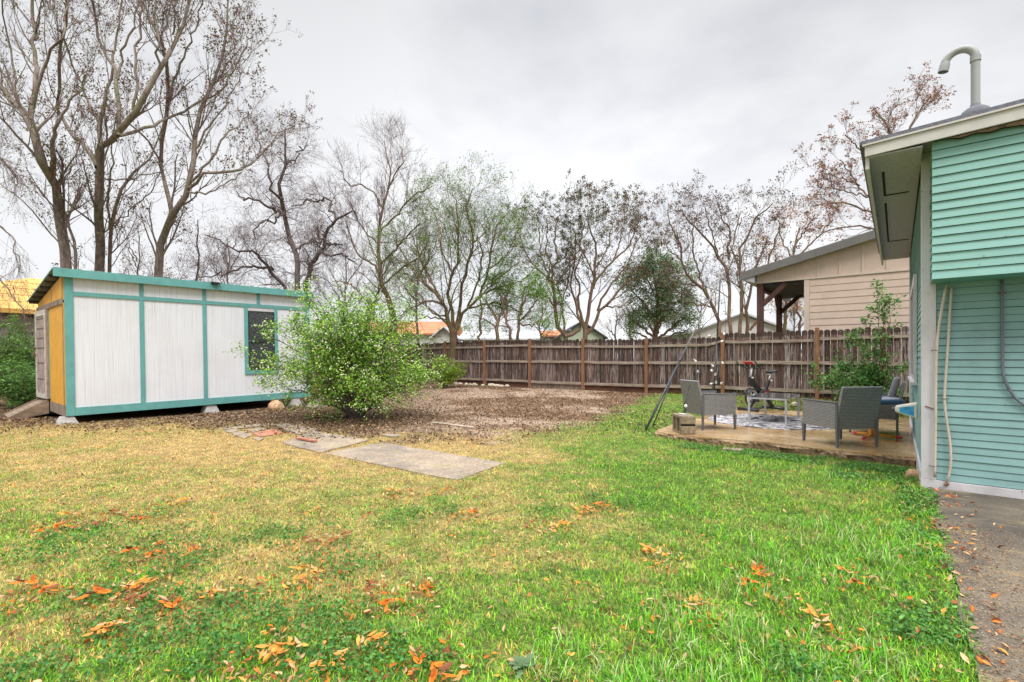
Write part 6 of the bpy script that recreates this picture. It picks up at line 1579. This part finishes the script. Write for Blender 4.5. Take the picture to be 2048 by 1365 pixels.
tree("budding_tree", "bare multi trunk tree with reddish bud clusters left of the tan house", 20.0,
     [[(1440, 760, 13), (1439, 660, 11), (1425, 604, 10), (1406, 563, 9), (1370, 529, 7), (1361, 465, 6), (1342, 437, 4), (1335, 395, 2.5)], [(1461, 700, 12), (1461, 646, 11), (1456, 618, 10), (1457, 535, 9), (1439, 496, 8), (1411, 451, 6), (1380, 420, 4), (1365, 395, 3)],
      [(1478, 720, 12), (1478, 657, 11), (1484, 590, 9), (1481, 535, 8), (1478, 485, 7), (1495, 446, 6), (1510, 410, 5), (1545, 376, 2.5)], [(1495, 720, 11), (1495, 646, 10), (1497, 590, 8), (1505, 540, 6), (1520, 500, 5), (1535, 450, 3)],
      [(1457, 500, 7), (1459, 437, 6), (1445, 410, 4), (1434, 373, 2.5)], [(1500, 657, 8), (1523, 618, 7), (1537, 507, 5), (1550, 465, 4), (1560, 420, 3)], [(1406, 563, 6), (1390, 500, 5), (1385, 440, 4), (1395, 400, 3)], [(1481, 535, 5), (1465, 470, 4), (1480, 400, 3)],
      [(1425, 604, 6), (1395, 600, 5), (1370, 590, 4), (1350, 560, 3)], [(1439, 496, 5), (1420, 430, 4), (1410, 385, 3)], [(1361, 500, 4), (1340, 480, 3), (1328, 450, 2.5)]],
     12, LV(1.7, 1.7, 0.95, 0.5, 0, w=0.13, up=0.05, n2=5, n3=4, n4=0, ang=(0.35, 0.95)), thin_k=0.9, hk=0.90, leaf=(9000, 0.034, 0.5, BUD_D + [(0.26, 0.10, 0.07)], 0.05, "cluster"), group="budding trees beyond the fence", amp=1.2, mats=("bark_brown", "twig"))
tree("orange_leaf_tree", "thin tree with some orange leaves rising behind the tan house porch", 24.0,
     [[(1570, 760, 10), (1568, 660, 9), (1572, 600, 7), (1580, 540, 6), (1590, 490, 5), (1600, 455, 3)], [(1572, 600, 5), (1560, 550, 4), (1550, 510, 3)], [(1580, 540, 6), (1610, 500, 5), (1640, 470, 4), (1665, 440, 3)], [(1600, 720, 8), (1598, 640, 6), (1590, 600, 4)],
      [(1590, 490, 5), (1615, 455, 4), (1630, 430, 3)], [(1585, 520, 4), (1560, 470, 3), (1570, 440, 2.5)]],
     13, LV(1.8, 1.3, 0.8, 0.4, 0.18, up=0.04, n2=5, n3=4, n4=2), leaf=(2200, 0.045, 0.5, [(0.62, 0.27, 0.05), (0.55, 0.20, 0.06), (0.45, 0.30, 0.10), (0.25, 0.1, 0.06)], 0.08, "tip"), amp=0.8, mats=("bark_brown", "twig"))
PINK = [(0.44, 0.22, 0.19), (0.26, 0.13, 0.10), (0.20, 0.16, 0.12), (0.40, 0.20, 0.10)]
tree("seed_tree", "tree with pinkish seed clusters towering behind the tan house and the teal eave", 21.0,
     [[(1880, 800, 26), (1860, 600, 22), (1830, 480, 18), (1805, 400, 14), (1795, 330, 11), (1785, 280, 8), (1765, 240, 5), (1745, 215, 3)], [(1800, 340, 8), (1810, 285, 7), (1825, 245, 6), (1845, 212, 4), (1862, 190, 3)],
      [(1810, 440, 9), (1756, 429, 7), (1729, 421, 6), (1690, 407, 5), (1648, 407, 4), (1620, 415, 2.5)], [(1800, 420, 8), (1745, 396, 6), (1717, 371, 5), (1703, 354, 4), (1680, 320, 2.5)], [(1820, 490, 8), (1770, 470, 6), (1717, 451, 5), (1662, 462, 4), (1640, 470, 3)],
      [(1795, 340, 7), (1760, 320, 6), (1720, 300, 4), (1690, 270, 3)], [(1785, 290, 5), (1775, 245, 4), (1790, 205, 3)], [(1745, 396, 5), (1700, 385, 4), (1655, 375, 3)], [(1720, 372, 4), (1690, 360, 3), (1640, 345, 2.5)]],
     14, LV(1.7, 1.5, 0.85, 0.42, 0.0, w=0.14, up=0.05, n2=6, n3=5, n4=0), thin_k=0.8, leaf=(7000, 0.038, 0.55, PINK, 0.05, "cluster"), amp=1.0, mats=("bark_brown", "twig"))
# thinner trees filling the gaps
def scrub(px, D, ptop, wd, seed, label, leafc=None, n=1500, sp=40, name="bare_tree", lv=None):
    r = random.Random(seed); hh = 700 - ptop
    gs = [[(px, 760, wd * 1.2), (px + 2, 690, wd), (px - 3, 700 - hh * 0.4, wd * 0.75), (px + 3, 700 - hh * 0.75, wd * 0.5), (px, ptop + 10, wd * 0.25)]]
    for k in range(6):
        t = r.uniform(0.1, 0.7); y0 = 700 - hh * t; s = r.choice([-1, 1]) * r.uniform(0.5, 1) * sp
        gs.append([(px, y0, wd * 0.5), (px + s * 0.5, y0 - hh * 0.14, wd * 0.35), (px + s, y0 - hh * 0.30, wd * 0.2)])
    tree(name, label, D, gs, seed, lv or LV(2.0, 1.4, 0.9, 0.45, 0, w=0.14, up=0.05, n2=5, n3=5, n4=0), leaf=(n, 0.035, 0.5, leafc, 0.1, "tip") if leafc else None, group="thin background trees", amp=1.0, mats=("bark_dark", "twig"))
scrub(395, 21, 430, 7, 31, "brushy leafless sapling right of the V shaped tree behind the shed", BUD, 800, 70)
scrub(455, 23, 470, 6, 32, "brushy leafless sapling under the gnarled tree's left limbs", BUD, 500, 60)
scrub(690, 27, 500, 7, 33, "thin bare tree between the gnarled tree and the slender one", None, 0, 45)
scrub(835, 27, 480, 7, 34, "thin bare tree behind the slender pointed tree", GREEN, 1500, 50)
scrub(1262, 32, 600, 6, 35, "low leafless tree far behind the widest rounded tree", None, 0, 30)
scrub(1232, 36, 612, 5, 36, "low leafless tree beside the far pale green house", None, 0, 25)
scrub(1400, 32, 590, 6, 37, "low leafless tree between the evergreen and the reddish tree", GREEN, 700, 35)
scrub(1082, 30, 600, 6, 38, "low tree with few leaves over the far rusty roof", GREEN, 1500, 30)
scrub(275, 22, 440, 6, 39, "thin leafless sapling between the two tallest trees behind the shed", BUD, 700, 50)
scrub(1590, 28, 560, 5, 40, "thin tree with yellow leaves seen through the porch", [(0.5, 0.36, 0.06), (0.3, 0.33, 0.06)], 1500, 30)

# ------------------------------------------------------------------ bushes
rb = np.random.default_rng(77)
def bush(name, label, base, stems, seed, levels, leaf, flowers=None, cat="bush", mats=("bark_dark", "twig_green"), r0=0.022, nleaf="all"):
    """stems: list of (dx, dy, dz) tip offsets from the base"""
    r = np.random.default_rng(seed); root = thing(name, label, cat, tuple(base)); base = np.array(base)
    GP, GR = [], []
    for (dx, dy, dz) in stems:
        L = math.sqrt(dx * dx + dy * dy + dz * dz); k = r.uniform(0.3, 0.45)
        P = [np.array([r.uniform(-.06, .06), r.uniform(-.06, .06), -0.05]), np.array([dx * 0.25, dy * 0.25, dz * k]), np.array([dx * 0.62, dy * 0.62, dz * 0.78]), np.array([dx, dy, dz])]
        q, rr2, _ = resample([p + base for p in P], [r0, r0 * 0.8, r0 * 0.5, r0 * 0.2], 12)
        q[2:] += r.normal(size=(10, 3)) * 0.02
        GP.append(q); GR.append(rr2)
    GP, GR = np.array(GP), np.array(GR); pts, rad = GP, GR; thin = []; allp = []
    for li, (per, t0, ang, ln, wig, up, S, K) in enumerate(levels):
        P0, D0, L, R0 = spawn(r, pts, rad, per, t0, ang, ln, rr_=0.55, minr=0.0022)
        R0 = np.minimum(R0, L * 0.014 + 0.002)
        pts, rad = grow(r, P0, D0, L, R0, K, wig, up); pts[..., 2] = np.maximum(pts[..., 2], base[2] + 0.03); thin.append(tubes(pts, rad, S)); allp.append(pts)
    v, q = tubes(GP, GR, 7); np_mesh("stem", v - base, [q], None, (mats[0],), parent=root, smooth=True)
    V, Q = join(thin); cols = np.zeros((len(V), 3)) + 0.1; F_ = [Q]; mi = [np.zeros(len(Q), int)]
    src = np.concatenate([p[:, 1:].reshape(-1, 3) for p in allp[-2:]] + [GP[:, 5:].reshape(-1, 3)])
    n, size, ratio, cl_, spread = leaf
    P = src[r.integers(0, len(src), n)] + r.normal(size=(n, 3)) * spread; P[:, 2] = np.maximum(P[:, 2], base[2] + 0.02)
    c = np.array(cl_)[r.integers(0, len(cl_), n)] * r.uniform(0.65, 1.35, (n, 1))
    lv, lf, lc = plates(P, size * r.uniform(0.5, 1.6, n), ratio, c, (0, 0, 0.6), 0.7)
    o = len(V); V = np.concatenate([V, lv]); cols = np.concatenate([cols, lc])
    for x in lf: F_.append(x + o); mi.append(np.ones(len(x), int))
    np_mesh("foliage", V - base, F_, cols, (mats[1], "leaf"), np.concatenate(mi), parent=root)
    if flowers:
        n, size, cl_ = flowers; src = np.concatenate([p[:, -1] for p in allp[-2:]])
        P = src[r.integers(0, len(src), n)] + r.normal(size=(n, 3)) * 0.03
        oc = np.array([[1, 0, 0], [-1, 0, 0], [0, 1, 0], [0, -1, 0], [0, 0, 0.8], [0, 0, -0.8]]); s = size * r.uniform(0.6, 1.3, (n, 1, 1))
        V = (P[:, None] + oc[None] * s).reshape(-1, 3); t = np.array([[0, 2, 4], [2, 1, 4], [1, 3, 4], [3, 0, 4], [2, 0, 5], [1, 2, 5], [3, 1, 5], [0, 3, 5]])
        Fq = (np.arange(n)[:, None, None] * 6 + t[None]).reshape(-1, 3)
        c = np.repeat(np.array(cl_)[r.integers(0, len(cl_), n)], 6, 0)
        np_mesh("blossom", V - base, [Fq], c, ("leaf",), parent=root, smooth=True)
    return root
# big flowering bush
st = []
for k in range(34):
    a = rb.uniform(0, 2 * math.pi); q = rb.random(); R_ = 1.72 * math.sqrt(q)
    z = 0.6 + 2.0 * math.sqrt(max(0, 1 - (R_ / 2.15) ** 2)) * rb.uniform(0.6, 1.08); st.append((R_ * math.cos(a), R_ * math.sin(a), z))
for a in np.linspace(0, 2 * math.pi, 5)[:-1]: st.append((0.75 * math.cos(a), 0.75 * math.sin(a), rb.uniform(0.35, 0.8)))
for a in np.linspace(0, 2 * math.pi, 12)[:-1]: st.append((1.6 * math.cos(a), 1.6 * math.sin(a), rb.uniform(0.75, 1.25)))
u = cw(1, 0); st += [(-2.35 * u.x, -2.35 * u.y, 1.35), (-2.1 * u.x, -2.1 * u.y, 1.9), (-2.0 * u.x, -2.0 * u.y, 0.8), (-1.1 * u.x, -1.1 * u.y, 2.75), (-1.7 * u.x + .3, -1.7 * u.y, 2.1), (1.2 * u.x, 1.2 * u.y, 2.5), (1.75 * u.x, 1.75 * u.y, 1.0)]
bb = G(712, 838); 
bush("flowering_bush", "large rounded bush with fresh green leaves and tiny white blossoms", (bb.x, bb.y, gz(bb.x, bb.y)), st, 50,
     [(11, 0.30, (0.4, 1.1), 0.70, 0.14, 0.03, 4, 6), (6, 0.15, (0.4, 1.1), 0.36, 0.14, 0.0, 3, 4)],
     (36000, 0.021, 0.5, [(0.15, 0.36, 0.035), (0.24, 0.48, 0.05), (0.06, 0.17, 0.03), (0.40, 0.60, 0.08), (0.30, 0.50, 0.05)], 0.045), (3600, 0.019, [(0.80, 0.80, 0.58), (0.72, 0.78, 0.45), (0.85, 0.84, 0.72)]), r0=0.024)
# feathery shrubs by the left of the shed
for k, (px, D, h, lab) in enumerate([(25, 13.0, 2.35, "feathery bright green shrub at the left edge in front of the unfinished house"), (68, 13.8, 2.0, "feathery green shrub closest to the shed door"), (-40, 12.5, 2.3, "feathery green shrub cut by the left edge of the photo"), (45, 12.2, 1.2, "low dark green shrub in front of the feathery ones near the ramp")]):
    b0 = PD(px, 0, D); st = [(rb.normal() * 0.42, rb.normal() * 0.42, h * rb.uniform(0.45, 1.0)) for _ in range(22)]
    bush("feathery_shrub", lab, (b0.x, b0.y, gz(b0.x, b0.y)), st, 60 + k, [(9, 0.15, (0.4, 1.1), 0.42, 0.14, 0.0, 4, 5), (5, 0.15, (0.4, 1.1), 0.25, 0.12, -0.03, 3, 4)],
         (9000, 0.034, 0.20, [(0.15, 0.33, 0.07), (0.30, 0.48, 0.10), (0.09, 0.20, 0.05)] if k < 3 else [(0.10, 0.22, 0.05), (0.17, 0.33, 0.07)], 0.04), r0=0.014)
b0 = PD(889, 0, 18.6); st = [(rb.normal() * 0.30, rb.normal() * 0.30, 1.05 * rb.uniform(0.5, 1.0)) for _ in range(22)]
bush("small_shrub", "small yellow green feathery shrub by the fence right of the flowering bush", (b0.x, b0.y, gz(b0.x, b0.y)), st, 70, [(7, 0.1, (0.3, 0.9), 0.3, 0.12, 0.0, 3, 4), (4, 0.1, (0.3, 0.9), 0.18, 0.12, 0.0, 3, 3)],
     (6500, 0.034, 0.22, [(0.24, 0.36, 0.04), (0.33, 0.44, 0.05), (0.14, 0.26, 0.04)], 0.04), r0=0.010)
# shrub by the house wall in front of the fence
st = [(-0.55 + rb.normal() * 0.45, rb.normal() * 0.28, 1.25 * rb.uniform(0.3, 1.0)) for _ in range(26)] + [(0.12, 0.1, 2.55), (0.0, 0.05, 2.5), (-0.05, -0.1, 3.0), (-0.12, 0.0, 2.7), (-0.55, 0.1, 1.95), (-0.75, -0.1, 1.85), (-0.35, 0.1, 2.0), (-0.95, -0.2, 1.45), (-1.15, -0.1, 1.3)]
bush("wall_shrub", "leafy green shrub with tall red stems between the fence and the house wall", (-0.22, 13.35, gz(-0.22, 13.35)), st, 80, [(8, 0.25, (0.5, 1.2), 0.32, 0.14, 0.0, 3, 5), (5, 0.15, (0.4, 1.1), 0.18, 0.12, 0.0, 3, 3)],
     (9500, 0.027, 0.5, [(0.09, 0.24, 0.06), (0.15, 0.34, 0.08), (0.06, 0.15, 0.04), (0.22, 0.38, 0.10)], 0.04), mats=("rusty", "twig_green"), r0=0.012)
# thistle rosette in the lawn
b0 = G(1045, 1340); c_ = []
V, Fq = [], []; mbx = MB()
for k in range(13):
    a = k * 2.4; L_ = rb.uniform(0.07, 0.12); el_ = rb.uniform(0.3, 1.1); n_ = 9
    for s in range(n_):
        t0_, t1_ = s / n_, (s + 1) / n_
        def pt(t, w_): 
            r_ = L_ * t; z_ = L_ * (math.sin(el_) * t - 0.45 * t * t); return (r_ * math.cos(a) * math.cos(el_) - w_ * math.sin(a), r_ * math.sin(a) * math.cos(el_) + w_ * math.cos(a), z_ + 0.01)
        w0 = 0.017 * math.sin(math.pi * min(1, t0_ + 0.08)) * (1.35 if s % 2 else 0.65); w1 = 0.017 * math.sin(math.pi * min(1, t1_ + 0.02)) * (0.65 if s % 2 else 1.35)
        mbx.cur = (0.13, 0.20, 0.10); mbx.add([pt(t0_, -w0), pt(t1_, -w1), pt(t1_, w1), pt(t0_, w0)], [(0, 1, 2, 3)])
o = mbx.build("thistle", "leaf"); o.location = (b0.x, b0.y, gz(b0.x, b0.y)); o.scale = (0.95, 0.95, 0.95); tag(o, "grey green thistle rosette in the lawn at the bottom of the picture", "weed")
print("SCENE BUILT", len(bpy.data.objects))
